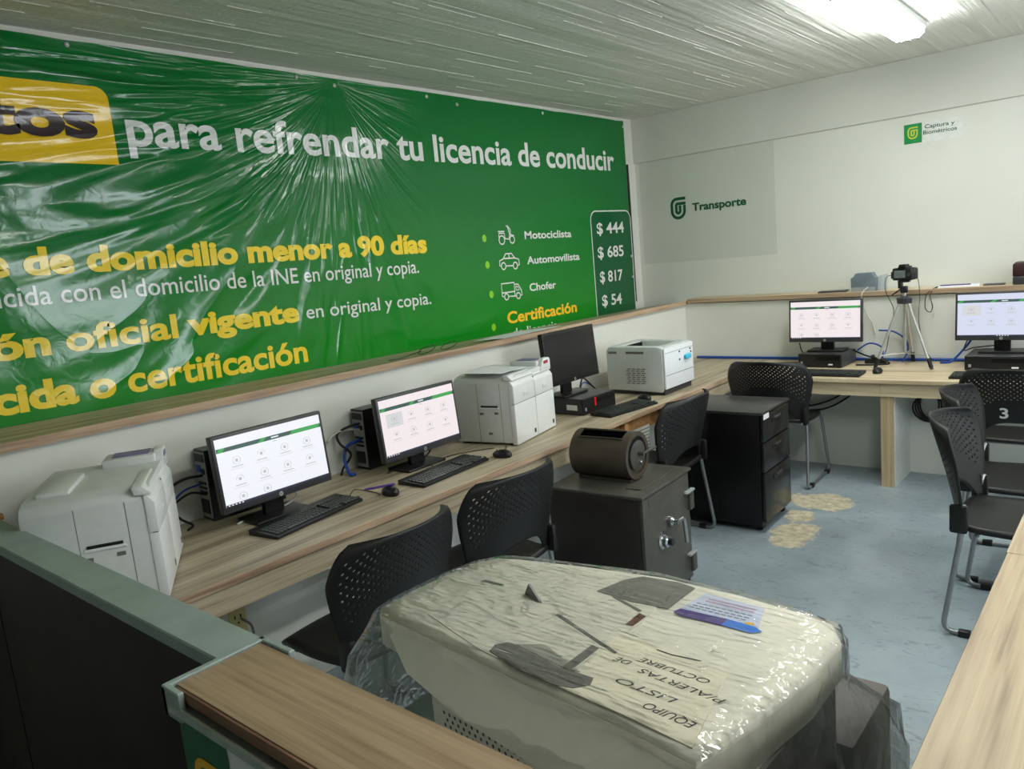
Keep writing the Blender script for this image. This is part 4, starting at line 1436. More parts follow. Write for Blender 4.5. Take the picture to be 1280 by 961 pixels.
bm = newbox(-1.245, -0.216, 0.486, 0.494, CZ - 0.040, CZ - 0.024, 0.002, 1)
box(bm, -1.245, -0.216, 0.494, 0.515, CZ - 0.044, CZ - 0.030)
at_t(finish('metal_trim', bm, 'alu', ct))
sg = thing('sign', 'green sign with a yellow logo on the front of the counter', 'sign', (-1.1, 0.5, 0.8))
bm = newbox(-1.238, -0.62, 0.500, 0.5145, 0.55, CZ - 0.046)
at_t(finish('plate', bm, 'paper', sg))
bm = bmesh.new()
flat(bm, [(-1.238, 0.55), (-1.085, 0.55), (-1.085, CZ - 0.047), (-1.238, CZ - 0.047)], (0, 0.4985, 0), X, Z)
at_t(finish('green_tile', bm, 'dark_green_sign', sg))
bm = bmesh.new()
u_logo(bm, -1.208, 0.76, 0.092, 0.135, 0.016, (0, 0.4975, 0), X, Z)
at_t(finish('logo', bm, 'logo_yellow', sg))
cr = thing('service_counter', 'wood-topped service counter running away along the right edge', 'counter', (-0.05, 1.5, 0))
bm = newbox(-0.212, 0.12, 0.508, 1.675, CZ - 0.024, CZ + 0.001, 0.001, 1)
box(bm, -0.214, 0.12, 1.677, 2.75, CZ - 0.024, CZ + 0.001, 0.001, 1)
at_t(finish('top', bm, 'wood_counter_y', cr))
bm = newbox(-0.195, 0.10, 0.515, 2.74, 0, CZ - 0.024)
at_t(finish('body', bm, 'trim_white', cr))

pt = thing('partition', 'low dark partition with a grey-green cap beside the counter', 'partition', (-2.1, 0.62, 0))
bm = newbox(-3.048, -1.264, 0.590, 0.684, CZ - 0.03, CZ, 0.003, 1)
at_t(finish('cap', bm, 'cap', pt))
bm = newbox(-3.048, -1.264, 0.606, 0.668, 0.0, CZ - 0.03)
at_t(finish('core', bm, 'trim_white', pt))
bm = newbox(-2.585, -1.264, 0.594, 0.606, 0.02, CZ - 0.03)
at_t(finish('dark_panel', bm, 'dark_door', pt))
bm = newbox(-3.04, -2.595, 0.594, 0.606, 0.02, CZ - 0.03)
at_t(finish('dark_panel', bm, 'dark_door', pt))
bm = bmesh.new()
tube(bm, fillet([(-2.66, 0.596, 0.79), (-2.66, 0.555, 0.79), (-2.66, 0.555, 0.69), (-2.66, 0.596, 0.69)], 0.015), 0.008, 10)
at_t(finish('pull_handle', bm, 'grey_tube', pt, True, 40))

t = thing('wood_offcut', 'small raw wood offcut lying on the partition cap at the left edge', 'wood block', (-2.80, 0.672, CZ), radians(4))
bm = newbox(-0.10, 0.06, -0.014, 0.014, 0.0, 0.02, 0.002, 1)
finish('block', bm, 'pine', t)

# ------------------------------------------------------------------ wrapped copier
cp = thing('copier', 'big beige photocopier wrapped in clear plastic beside the counter', 'copier', (-0.8, 1.07, 0))
TZ = 0.98
outl = [(-1.196, 0.905), (-1.205, 0.96), (-1.20, 1.10), (-1.185, 1.19), (-1.155, 1.232), (-1.10, 1.252), (-0.95, 1.286), (-0.77, 1.316), (-0.60, 1.312), (-0.47, 1.296), (-0.415, 1.280), (-0.392, 1.24), (-0.395, 1.10), (-0.43, 0.90), (-0.448, 0.818)]
front = [(-0.56, 0.838), (-0.72, 0.852), (-0.89, 0.868), (-1.05, 0.886)]
full = outl + front
def ringz(bm, pts, z):
    return [bm.verts.new((x, y, z)) for x, y in pts]
def inset(pts, d):
    cx = sum(p[0] for p in pts) / len(pts)
    cy = sum(p[1] for p in pts) / len(pts)
    out = []
    n = len(pts)
    for i in range(n):
        a, b = pts[i - 1], pts[(i + 1) % n]
        dx, dy = b[0] - a[0], b[1] - a[1]
        l = math.hypot(dx, dy)
        nx, ny = -dy / l, dx / l
        if (cx - pts[i][0]) * nx + (cy - pts[i][1]) * ny < 0:
            nx, ny = -nx, -ny
        out.append((pts[i][0] + nx * d, pts[i][1] + ny * d))
    return out
def loft(bm, rings, cap0=True, cap1=True):
    for i in range(len(rings) - 1):
        n = len(rings[i])
        for k in range(n):
            bm.faces.new((rings[i][k], rings[i][(k + 1) % n], rings[i + 1][(k + 1) % n], rings[i + 1][k]))
    if cap0:
        bm.faces.new(list(reversed(rings[0])))
    if cap1:
        bm.faces.new(rings[-1])
    bmesh.ops.recalc_face_normals(bm, faces=list(bm.faces))
bm = bmesh.new()
loft(bm, [ringz(bm, inset(full, 0.004), 0.895), ringz(bm, full, 0.90), ringz(bm, full, TZ - 0.016), ringz(bm, inset(full, 0.005), TZ - 0.005), ringz(bm, inset(full, 0.016), TZ)])
at_t(finish('feeder_lid', bm, 'beige', cp, True, 50))
# sloping front apron under the lid seam
bm = bmesh.new()
L_ = []
for (x, y), (x2, y2, z2) in zip([(-1.19, 0.900), (-1.05, 0.884), (-0.89, 0.866), (-0.72, 0.850), (-0.56, 0.836), (-0.448, 0.818)],
                                [(-1.155, 0.895, 0.93), (-1.06, 0.848, 0.905), (-0.91, 0.822, 0.885), (-0.74, 0.806, 0.872), (-0.58, 0.792, 0.868), (-0.455, 0.776, 0.868)]):
    L_.append([Vector((x, y, TZ - 0.012)), Vector(((x + x2) / 2, (y * 0.45 + y2 * 0.55), (TZ - 0.012) * 0.62 + z2 * 0.38)), Vector((x2, y2, z2)), Vector((x2, y2 + 0.012, z2 - 0.012)), Vector((x2, y + 0.02, z2 - 0.012)), Vector((x, y + 0.02, TZ - 0.02))])
R_ = [[bm.verts.new(p) for p in r] for r in L_]
for i in range(len(R_) - 1):
    for k in range(6):
        bm.faces.new((R_[i][k], R_[i][(k + 1) % 6], R_[i + 1][(k + 1) % 6], R_[i + 1][k]))
bm.faces.new(R_[0]); bm.faces.new(list(reversed(R_[-1])))
bmesh.ops.recalc_face_normals(bm, faces=list(bm.faces))
at_t(finish('front_apron', bm, 'beige', cp, True, 40))
# lower scanner body with perforated front
low = [(-1.02, 0.868), (-1.04, 0.90), (-1.08, 1.20), (-0.95, 1.25), (-0.45, 1.26), (-0.405, 1.22), (-0.425, 0.87), (-0.47, 0.812), (-0.80, 0.845)]
bm = bmesh.new()
loft(bm, [ringz(bm, low, 0.70), ringz(bm, low, 0.897)])
at_t(finish('scanner_body', bm, 'beige', cp, True, 30))
def gp(x, z):
    t_ = (x + 1.02) / 0.55
    return Vector((x, 0.868 - 0.056 * t_ - 0.0015 if x < -0.80 else 0.845 - (x + 0.80) / 0.33 * 0.033 - 0.0015, z))
bm = bmesh.new()
for r in range(9):
    for k in range(26):
        x = -0.985 + k * 0.0155 + (0.0078 if r % 2 else 0)
        z = 0.842 - r * 0.0125
        c = gp(x, z)
        d1 = (gp(x + 0.01, z) - gp(x, z)).normalized()
        bm.faces.new([bm.verts.new(c + d1 * 0.0034 * cos(a) + Z * 0.0042 * sin(a)) for a in [pi / 3 * q for q in range(6)]])
bmesh.ops.recalc_face_normals(bm, faces=list(bm.faces))
at_t(finish('vent_grille', bm, 'ink', cp))
bm = bmesh.new()
loft(bm, [ringz(bm, [(-1.06, 0.90), (-1.06, 1.27), (-0.43, 1.27), (-0.43, 0.90)], 0.06), ringz(bm, [(-1.08, 0.88), (-1.08, 1.24), (-0.415, 1.24), (-0.43, 0.86)], 0.70)])
at_t(finish('lower_body', bm, 'body_dark', cp, True, 30))
bm = newbox(-0.66, -0.368, 1.22, 1.45, 0.40, 0.79, 0.012, 2)
at_t(finish('rear_unit', bm, 'body_dark', cp, True, 30))
bm = newbox(-1.33, -1.08, 0.93, 1.20, 0.60, 0.64, 0.008, 2)
at_t(finish('side_tray', bm, plain('teal_grey_plastic', rgb(86, 104, 98), 0.4), cp, True))  # tray in an even teal-grey
for (x, y) in ((-1.0, 0.95), (-1.0, 1.2), (-0.48, 0.95), (-0.48, 1.2)):
    bm = bmesh.new()
    lathe(bm, [(0.028, -0.014), (0.03, -0.008), (0.03, 0.008), (0.028, 0.014)], 14, 'y', (x, y, 0.03))
    at_t(finish('caster', bm, 'black_plastic', cp, True))
bm = bmesh.new()
prism(bm, [(-0.4235, 0.875), (-0.4025, 1.222), (-0.398, 1.222), (-0.417, 0.87)], (0, 0, 0.69), X, Y, Z, 0.205)
at_t(finish('side_panel', bm, 'body_dark', cp))
# details on the lid
def lidpoly(name, poly, m, z0=TZ, z1=TZ + 0.0015, par=cp):
    bm = bmesh.new()
    prism(bm, poly, (0, 0, z0), X, Y, Z, z1 - z0)
    return at_t(finish(name, bm, m, par))
lidpoly('paper_tray', [(-1.08, 0.935), (-0.90, 0.885), (-0.72, 0.866), (-0.70, 1.10), (-0.72, 1.27), (-1.08, 1.215)], 'beige2')
lidpoly('output_recess', [(-0.876, 0.888), (-0.882, 0.909), (-0.868, 0.928), (-0.845, 0.93), (-0.739, 0.908), (-0.672, 0.91), (-0.665, 0.89), (-0.683, 0.869), (-0.717, 0.861), (-0.80, 0.868)], 'tray_dark', TZ + 0.0015, TZ + 0.003)
lidpoly('recess_shade', [(-0.85, 0.931), (-0.81, 0.953), (-0.79, 0.95), (-0.70, 0.913), (-0.735, 0.911)], plain('recess_shade_grey', rgb(160, 157, 146), 0.5), TZ + 0.0015, TZ + 0.0028)  # flat grey patch, shade of the recess painted into its colour
lidpoly('feed_slot', [(-0.735, 0.912), (-0.733, 0.996), (-0.717, 0.993), (-0.717, 0.908)], 'tray_dark', TZ + 0.0015, TZ + 0.003)
lidpoly('guide_groove', [(-0.857, 1.056), (-0.853, 1.062), (-0.682, 0.997), (-0.684, 0.991)], 'tray_dark', TZ + 0.0015, TZ + 0.0026)
lidpoly('guide_groove', [(-0.803, 1.172), (-0.801, 1.178), (-0.725, 1.150), (-0.727, 1.144)], 'tray_dark', TZ + 0.0015, TZ + 0.0026)
lidpoly('guide_groove', [(-1.09, 1.103), (-1.086, 1.112), (-1.035, 1.112), (-1.037, 1.105)], 'tray_dark', TZ + 0.0015, TZ + 0.0026)
lidpoly('sensor_window', [(-0.722, 1.089), (-0.722, 1.138), (-0.706, 1.134), (-0.708, 1.091)], plain('dark_red_window', rgb(92, 50, 40), 0.3), TZ + 0.0015, TZ + 0.003)
lidpoly('rear_recess', [(-0.845, 1.180), (-0.825, 1.25), (-0.80, 1.283), (-0.722, 1.292), (-0.682, 1.284), (-0.686, 1.18), (-0.762, 1.172)], plain('grey_recess_plastic', rgb(122, 120, 112), 0.5), TZ + 0.0015, TZ + 0.003)
bm = bmesh.new()
prism(bm, [(-0.03, 0), (0.03, 0), (-0.012, 0.028)], (-0.94, 1.09, TZ + 0.001), Vector((0.95, -0.3, 0)), Z, Vector((0.3, 0.95, 0)), 0.004)
at_t(finish('paper_guide', bm, 'tray_dark', cp))
nt = thing('paper_notice', 'cream paper note with black handwriting taped on the copier lid', 'note', (-0.6, 0.95, TZ))
lidpoly('sheet', [(-0.706, 0.862), (-0.716, 1.062), (-0.500, 1.032), (-0.462, 0.836), (-0.56, 0.850)], 'notice', TZ + 0.0004, TZ + 0.002, nt)
bm = bmesh.new()
NO = Vector((0, 0, TZ + 0.0026))
for s, p0, p1, cap_ in (('EQUIPO', (-0.480, 0.888), (-0.636, 0.905), 0.020), ('LISTO', (-0.530, 0.927), (-0.638, 0.933), 0.018), ('P/ALERTAS', (-0.470, 0.962), (-0.622, 0.975), 0.017), ('DE', (-0.644, 0.985), (-0.676, 0.985), 0.017), ('OCTUBRE', (-0.512, 0.999), (-0.640, 1.004), 0.017)):
    text(bm, s, NO, X, Y, p0, p1, cap_ * 0.8, -0.004, 0, 0.25)
ribbon(bm, [(-0.55, 1.042), (-0.60, 1.036), (-0.630, 1.038)], 0.003, NO, X, Y)
for f in bm.faces:
    if f.normal.z < 0:
        f.normal_flip()
at_t(finish('handwriting', bm, 'ink', nt))
st = thing('sticker', 'pale blue printed sticker with a purple band on the copier lid', 'sticker', (-0.6, 1.22, TZ))
lidpoly('sheet', [(-0.668, 1.181), (-0.655, 1.272), (-0.535, 1.268), (-0.513, 1.178)], 'sticker_blue', TZ + 0.0004, TZ + 0.002, st)
lidpoly('purple_band', [(-0.672, 1.176), (-0.666, 1.192), (-0.575, 1.196), (-0.575, 1.170), (-0.655, 1.166)], 'purple', TZ + 0.002, TZ + 0.0024, st)
lidpoly('blue_band', [(-0.575, 1.170), (-0.575, 1.196), (-0.522, 1.192), (-0.505, 1.182), (-0.520, 1.168)], 'blue_band', TZ + 0.002, TZ + 0.0024, st)
bm = bmesh.new()
for k, y in enumerate((1.205, 1.215, 1.226)):
    for q in range(9):
        x = -0.655 + q * 0.0125 + 0.002 * k
        flat(bm, [(x, y), (x + 0.0095, y), (x + 0.0095, y + 0.004), (x, y + 0.004)], (0, 0, TZ + 0.0023), X, Y)
at_t(finish('print_lines', bm, 'box_grey', st))
bm = bmesh.new()
for k, y in enumerate((1.24, 1.251)):
    flat(bm, [(-0.64, y), (-0.545, y), (-0.545, y + 0.005), (-0.64, y + 0.005)], (0, 0, TZ + 0.0023), X, Y)
at_t(finish('print_lines', bm, plain('pink_print', rgb(180, 150, 170), 0.5), st))
lidpoly('yellow_mark', [(-0.545, 1.2), (-0.53, 1.205), (-0.525, 1.198), (-0.54, 1.194)], 'logo_yellow', TZ + 0.002, TZ + 0.0024, st)
# clear film: top sheet and gathered skirt
wr = thing('plastic_wrap', 'clear crinkled stretch film wrapped over the photocopier', 'plastic wrap', (-0.8, 1.07, 0.6))
rw = random.Random(11)
bm = bmesh.new()
full_out = inset(full, -0.004)
def inside(x, y, poly):
    c = False
    n = len(poly)
    for i in range(n):
        x1, y1 = poly[i]
        x2, y2 = poly[i - 1]
        if (y1 > y) != (y2 > y) and x < (x2 - x1) * (y - y1) / (y2 - y1) + x1:
            c = not c
    return c
cx_, cy_ = -0.80, 1.07
rings = []
for s in (1.0, 0.93, 0.8, 0.6, 0.4, 0.2):
    ring = []
    for i, (x, y) in enumerate(full_out):
        z = TZ - 0.006 if s == 1.0 else TZ + 0.005 + 0.004 * rw.random()
        ring.append(bm.verts.new((cx_ + (x - cx_) * s, cy_ + (y - cy_) * s, z)))
    rings.append(ring)
n = len(full_out)
for i in range(len(rings) - 1):
    for k in range(n):
        bm.faces.new((rings[i][k], rings[i][(k + 1) % n], rings[i + 1][(k + 1) % n], rings[i + 1][k]))
bm.faces.new(rings[-1])
bmesh.ops.recalc_face_normals(bm, faces=list(bm.faces))
bmesh.ops.subdivide_edges(bm, edges=list(bm.edges), cuts=1, use_grid_fill=True)
for v in bm.verts:
    if v.co.z > TZ:
        v.co.z += rw.uniform(-0.0006, 0.002)
at_t(finish('top_film', bm, 'film', wr, True, 180))
bm = bmesh.new()
def dense(pts, m=4):
    out = []
    n = len(pts)
    for i in range(n):
        a, b = pts[i], pts[(i + 1) % n]
        for k in range(m):
            out.append((a[0] + (b[0] - a[0]) * k / m, a[1] + (b[1] - a[1]) * k / m))
    return out
d0 = dense(full_out)
rings = []
for lvl, z in enumerate((TZ - 0.006, 0.93, 0.88, 0.80, 0.68, 0.52, 0.34)):
    ring = []
    for i, (x, y) in enumerate(d0):
        dx, dy = x - cx_, y - cy_
        l = math.hypot(dx, dy)
        k = (TZ - z)
        off = 0.004 + 0.004 * rw.random() + (0.010 * rw.random() * min(1, lvl))
        if dx < -0.30:                                   # left: draped outward
            off += 0.15 * min(1, k / 0.35) * min(1, (-dx - 0.30) / 0.1)
        if dx > 0.20 and dy > 0.02:                       # rear right: over the rear unit
            off += (0.03 if dy < 0.1 else 0.08) * min(1, max(0, k - 0.10) / 0.10)
            if dy > 0.16 and dx > 0.1:
                off += 0.13 * min(1, max(0, k - 0.12) / 0.10)
        if dy < -0.13 and dx < 0.3:
            off -= 0.0
        X_, Y_ = x + dx / l * off, y + dy / l * off
        if z < 0.9 and dy < -0.10:                       # front: hangs straight behind the counter
            Y_ = min(Y_, y - 0.05)
            Y_ = max(Y_, 0.69)
        X_ = min(X_, -0.335)
        ring.append(bm.verts.new((X_, Y_, z + (0.006 * rw.uniform(-1, 1) if lvl else 0))))
    rings.append(ring)
n = len(d0)
for i in range(len(rings) - 1):
    for k in range(n):
        bm.faces.new((rings[i][k], rings[i][(k + 1) % n], rings[i + 1][(k + 1) % n], rings[i + 1][k]))
bmesh.ops.recalc_face_normals(bm, faces=list(bm.faces))
at_t(finish('side_film', bm, 'film_skirt', wr, True, 180))

# ------------------------------------------------------------------ camera on tripod
t = thing('tripod', 'small silver tripod standing on the back worktop', 'tripod', (-1.30, 5.585, DZ), 0)
def rel(p):
    return (p[0] + 1.30, p[1] - 5.585, p[2] - DZ)
apex = Vector(rel((-1.305, 5.585, 1.15)))
for (fx, fy) in ((-1.118, 5.473), (-1.46, 5.44), (-1.30, 5.80)):
    foot = Vector(rel((fx, fy, DZ)))
    bm = bmesh.new()
    d = (foot - apex)
    top = apex + Vector((d.x, d.y, 0)).normalized() * 0.028
    tube(bm, [top, top + (foot - top) * 0.88], 0.0095, 8)
    lg = finish('leg', bm, 'alu', t, True, 40)
    bm = bmesh.new()
    tube(bm, [top + (foot - top) * 0.84, top + (foot - top) * 0.97], 0.0125, 8)
    finish('leg_lock', bm, 'black_plastic', lg, True, 40)
    bm = bmesh.new()
    tube(bm, [top + (foot - top) * 0.965, Vector((foot.x, foot.y, 0.004))], [0.008, 0.011], 8)
    finish('rubber_foot', bm, 'grey_black', lg, True, 40)
    bm = bmesh.new()
    m = top + (foot - top) * 0.80
    tube(bm, [Vector((apex.x, apex.y, m.z + 0.005)), m], 0.004, 6)
    finish('spreader_arm', bm, 'alu', t, True, 40)
bm = bmesh.new()
lathe(bm, [(0.014, apex.z - 0.02), (0.045, apex.z - 0.015), (0.05, apex.z + 0.02), (0.02, apex.z + 0.035)], 12, 'z', (apex.x, apex.y, 0))
finish('shoulder', bm, 'grey_black', t, True, 40)
bm = bmesh.new()
tube(bm, [(apex.x, apex.y, apex.z - 0.34), (apex.x, apex.y, apex.z + 0.08)], 0.011, 10)
finish('centre_column', bm, 'alu', t, True, 40)
bm = newbox(apex.x - 0.022, apex.x + 0.02, apex.y - 0.02, apex.y + 0.02, apex.z + 0.055, apex.z + 0.10, 0.006, 2)
box(bm, apex.x - 0.035, apex.x - 0.010, apex.y - 0.022, apex.y + 0.022, apex.z + 0.085, apex.z + 0.13, 0.005, 2)
box(bm, apex.x - 0.035, apex.x + 0.035, apex.y - 0.025, apex.y + 0.025, apex.z + 0.125, apex.z + 0.138, 0.003, 1)
tube(bm, [(apex.x - 0.02, apex.y - 0.01, apex.z + 0.08), (apex.x - 0.065, apex.y - 0.05, apex.z + 0.045)], 0.006, 8)
finish('pan_head', bm, 'black_plastic', t, True, 40)
c0 = Vector((-1.305, 5.585, 1.15 + 0.139))
t = thing('camera', 'black digital camera mounted on the tripod, screen toward the room', 'camera', c0, radians(-14))
bm = newbox(-0.068, 0.068, -0.03, 0.03, 0.0, 0.082, 0.012, 3)
prism(bm, [(-0.03, 0.075), (0.03, 0.075), (0.018, 0.105), (-0.018, 0.105)], (0, -0.028, 0), X, Z, Y, 0.055, 0)
box(bm, 0.038, 0.072, -0.012, 0.048, 0.002, 0.080, 0.012, 3)
finish('body', bm, 'black_plastic', t, True, 40)
bm = newbox(-0.052, 0.022, -0.033, -0.028, 0.016, 0.066, 0.002, 1)
finish('screen', bm, 'lcd', t)
bm = newbox(-0.016, 0.016, -0.038, -0.026, 0.076, 0.096, 0.004, 2)
finish('viewfinder', bm, 'dark_metal', t, True)
bm = bmesh.new()
lathe(bm, [(0.034, 0.028), (0.034, 0.07), (0.031, 0.10), (0.026, 0.102)], 24, 'y', (-0.004, 0, 0.042))
finish('lens', bm, 'black_plastic', t, True, 40)
bm = bmesh.new()
lathe(bm, [(0.010, 0.08), (0.010, 0.092), (0.008, 0.094)], 14, 'z', (0.042, 0, 0))
finish('mode_dial', bm, 'grey_black', t, True, 40)
bm = bmesh.new()
lathe(bm, [(0.012, -0.033), (0.012, -0.030)], 14, 'y', (0.044, 0, 0.038))
finish('button_pad', bm, 'grey_black', t, True, 40)
bm = newbox(-0.084, -0.066, -0.012, 0.014, 0.012, 0.058, 0.004, 2)
finish('grip_cap', bm, 'black_plastic', t, True)
cable('camera_cable', [(-1.386, 5.60, 1.325), (-1.42, 5.60, 1.31), (-1.43, 5.62, 1.22), (-1.40, 5.70, 1.08), (-1.43, 5.72, 0.95), (-1.46, 5.74, 0.80), (-1.50, 5.76, 0.72)], 0.0022, 'black_cable', 'thin black cord hanging from the left side of the camera')
cable('camera_cable', [(-1.235, 5.60, 1.32), (-1.222, 5.60, 1.27), (-1.22, 5.62, 1.18), (-1.235, 5.66, 1.0), (-1.22, 5.74, 0.82), (-1.18, 5.78, 0.72)], 0.0022, 'black_cable', 'thin black cord hanging from the right side of the camera')

# ------------------------------------------------------------------ things on the back ledge
SZ = 1.206
t = thing('signature_pad_box', 'blue-grey plastic device with cut top corners on the back ledge', 'device', (-1.63, 5.89, SZ), 0)
bm = bmesh.new()
prism(bm, [(-0.088, 0), (0.078, 0), (0.085, 0.095), (0.062, 0.105), (0.055, 0.132), (-0.060, 0.130), (-0.068, 0.105), (-0.09, 0.097)], (0, -0.05, 0), X, Z, Y, 0.08, 0, 0.003)
finish('casing', bm, 'box_grey', t, True, 30)
bm = newbox(-0.084, 0.076, -0.054, -0.049, 0.0, 0.03)
finish('front_strip', bm, 'grey_plastic', t)
bm = bmesh.new()
prism(bm, [(0.0, 0), (0.05, 0), (0.06, 0.115), (0.0, 0.10)], (0.075, 0.0, 0), X, Z, Y, 0.06, 0, 0.003)
finish('back_shell', bm, plain('pale_shell', rgb(176, 184, 184), 0.4), t, True, 30)
t = thing('tablet', 'flat dark tablet lying on the back ledge left of the grey device', 'tablet', (-1.86, 5.90, SZ), radians(8))
bm = newbox(-0.10, 0.10, -0.06, 0.06, 0.0, 0.012, 0.004, 2)
finish('case', bm, 'grey_black', t, True)
bm = newbox(-0.088, 0.088, -0.05, 0.05, 0.012, 0.013)
finish('screen', bm, 'screen_off', t)
t = thing('document_pad', 'white pad with a purple strip on the back ledge', 'pad', (-1.03, 5.90, SZ), radians(6))
bm = newbox(-0.13, 0.11, -0.06, 0.06, 0.0, 0.014, 0.003, 1)
finish('pages', bm, 'paper', t)
bm = newbox(-0.12, 0.06, -0.055, -0.02, 0.014, 0.020, 0.002, 1)
finish('purple_strip', bm, 'purple', t)
t = thing('card_case', 'thin black case lying beside the white pad on the back ledge', 'case', (-0.84, 5.92, SZ), radians(0))
bm = newbox(-0.06, 0.06, -0.04, 0.04, 0.0, 0.010, 0.003, 2)
finish('shell', bm, 'grey_black', t, True)
bm = newbox(-0.058, 0.058, -0.0405, 0.0405, 0.0046, 0.0056)
finish('zip', bm, 'grey_plastic', t)
t = thing('fingerprint_scanner', 'dark maroon and grey device at the right end of the back ledge', 'device', (-0.63, 5.90, SZ), 0)
bm = newbox(-0.10, 0.10, -0.06, 0.06, 0.0, 0.055, 0.01, 2)
finish('lower_casing', bm, 'grey_black', t, True, 30)
bm = bmesh.new()
prism(bm, [(-0.10, 0.055), (0.10, 0.055), (0.10, 0.125), (0.085, 0.145), (-0.085, 0.145), (-0.10, 0.13)], (0, -0.058, 0), X, Z, Y, 0.115, 0, 0.004)
finish('upper_casing', bm, 'maroon', t, True, 30)
cable('hanging_cord', [(-1.13, 5.85, SZ + 0.012), (-1.17, 5.83, SZ + 0.006), (-1.215, 5.795, 1.17), (-1.225, 5.795, 1.08), (-1.195, 5.795, 1.05), (-1.18, 5.795, 1.09), (-1.195, 5.795, 1.17), (-1.16, 5.83, SZ + 0.006)], 0.003, 'black_cable', 'thin black cord looping over the edge of the back ledge')
cable('white_cord', [(-1.60, 5.83, SZ + 0.03), (-1.63, 5.80, 1.20), (-1.63, 5.785, 1.14), (-1.60, 5.79, 1.05), (-1.565, 5.80, 0.98), (-1.55, 5.81, 0.9)], 0.004, 'white_cable', 'white cord hanging behind the monitor left of the tripod')
# left ledge
sheet('paper_sheet', [(-3.03, 3.46, 1.194), (-3.06, 4.10, 1.194), (-3.36, 4.02, 1.172), (-3.33, 3.52, 1.172)], 'sheet of white paper lying on the ledge under the price list')
t = thing('wire_loops', 'thin black wire bent in loops lying on the ledge under the banner', 'wire', (-3.2, 2.9, 1.18))
bm = bmesh.new()
def circ3(cx, cy, r, z):
    return [(cx + r * 0.6 * cos(2 * pi * k / 18), cy + r * sin(2 * pi * k / 18), z + 0.012 + r * 0.7 * cos(2 * pi * k / 18) * 0.6) for k in range(19)]
tube(bm, circ3(-3.16, 2.95, 0.06, 1.19), 0.0022, 5)
tube(bm, circ3(-3.16, 3.13, 0.06, 1.19), 0.0022, 5)
tube(bm, spline([(-3.15, 2.90, 1.20), (-3.12, 2.78, 1.197), (-3.05, 2.66, 1.199), (-3.06, 2.58, 1.20)]), 0.0022, 5)
at_t(finish('wire', bm, 'black_cable', t, True, 180))

# ------------------------------------------------------------------ cables
cable('network_cable', [(-2.95, 5.815, DZ + 0.012), (-2.5, 5.82, DZ + 0.010), (-2.0, 5.82, DZ + 0.010), (-1.5, 5.815, DZ + 0.010), (-1.1, 5.82, DZ + 0.012), (-0.7, 5.815, DZ + 0.010), (-0.1, 5.82, DZ + 0.010)], 0.011, 'blue_cable', 'thick blue cable bundle along the foot of the back wall')
cable('network_cable', [(-1.52, 5.79, 0.93), (-1.42, 5.78, 0.92), (-1.34, 5.77, 0.86), (-1.33, 5.76, 0.78), (-1.36, 5.74, DZ + 0.006)], 0.006, 'blue_cable', 'blue cable arching behind the tripod')
cable('network_cable', [(-1.66, 5.76, 0.79), (-1.58, 5.76, 0.84), (-1.50, 5.75, 0.82), (-1.48, 5.73, 0.76), (-1.50, 5.72, DZ + 0.006)], 0.006, 'blue_cable', 'blue cable looped behind the back computer left of the tripod')
cable('network_cable', [(-0.93, 5.79, 0.89), (-0.99, 5.78, 0.80), (-1.06, 5.75, DZ + 0.012), (-1.12, 5.72, DZ + 0.006)], 0.008, 'blue_cable', 'blue cable dropping beside the rightmost monitor')
cable('power_cable', [(-1.67, 5.70, 0.80), (-1.58, 5.68, 0.765), (-1.47, 5.66, 0.74), (-1.42, 5.65, DZ + 0.008), (-1.50, 5.60, DZ + 0.006), (-1.62, 5.58, DZ + 0.006)], 0.006, 'black_cable', 'black cable coiled between the back computer and the tripod')
t = thing('power_strip', 'black power strip lying by the tripod leg', 'power strip', (-1.52, 5.70, DZ), radians(10))
bm = newbox(-0.07, 0.07, -0.025, 0.025, 0.0, 0.035, 0.006, 2)
finish('casing', bm, 'black_plastic', t, True)
bm = newbox(-0.03, -0.005, -0.012, 0.012, 0.034, 0.06, 0.004, 1)
finish('plug', bm, 'grey_black', t, True)
bm = newbox(0.015, 0.03, -0.01, 0.01, 0.034, 0.065, 0.003, 1)
finish('plug', bm, 'white_plastic', t, True)
cable('monitor_cable', [(-2.03, 5.64, 0.86), (-2.04, 5.70, 0.80), (-2.02, 5.76, DZ + 0.006)], 0.004, 'black_cable', 'black lead behind the monitor left of the tripod')
cable('monitor_cable', [(-0.80, 5.66, 0.84), (-0.92, 5.70, 0.82), (-0.98, 5.72, 0.80), (-0.95, 5.70, 0.89)], 0.004, 'black_cable', 'black lead looping behind the rightmost monitor')
# leads at the two upright computers
cable('power_cable', [(-2.985, 1.46, 0.90), (-3.00, 1.38, 0.90), (-3.02, 1.30, 0.86), (-3.02, 1.22, 0.80)], 0.006, 'black_cable', 'black lead plugged high into the nearest upright computer')
cable('power_cable', [(-2.975, 1.46, 0.82), (-2.99, 1.40, 0.84), (-3.02, 1.34, 0.80), (-3.03, 1.36, 0.74), (-2.97, 1.38, DZ + 0.008), (-2.93, 1.34, DZ + 0.006)], 0.005, 'black_cable', 'black lead curling down beside the large left card printer')
cable('network_cable', [(-2.995, 1.46, 0.865), (-3.01, 1.38, 0.85), (-3.02, 1.33, 0.80), (-3.02, 1.30, DZ + 0.01)], 0.004, 'blue_cable', 'dark blue lead at the nearest upright computer')
cable('power_cable', [(-2.965, 2.27, 0.94), (-2.99, 2.20, 0.93), (-3.02, 2.17, 0.90), (-2.99, 2.16, 0.86), (-2.97, 2.20, 0.80), (-2.99, 2.16, 0.74), (-2.97, 2.13, DZ + 0.01)], 0.006, 'black_cable', 'black lead hanging from the second upright computer')
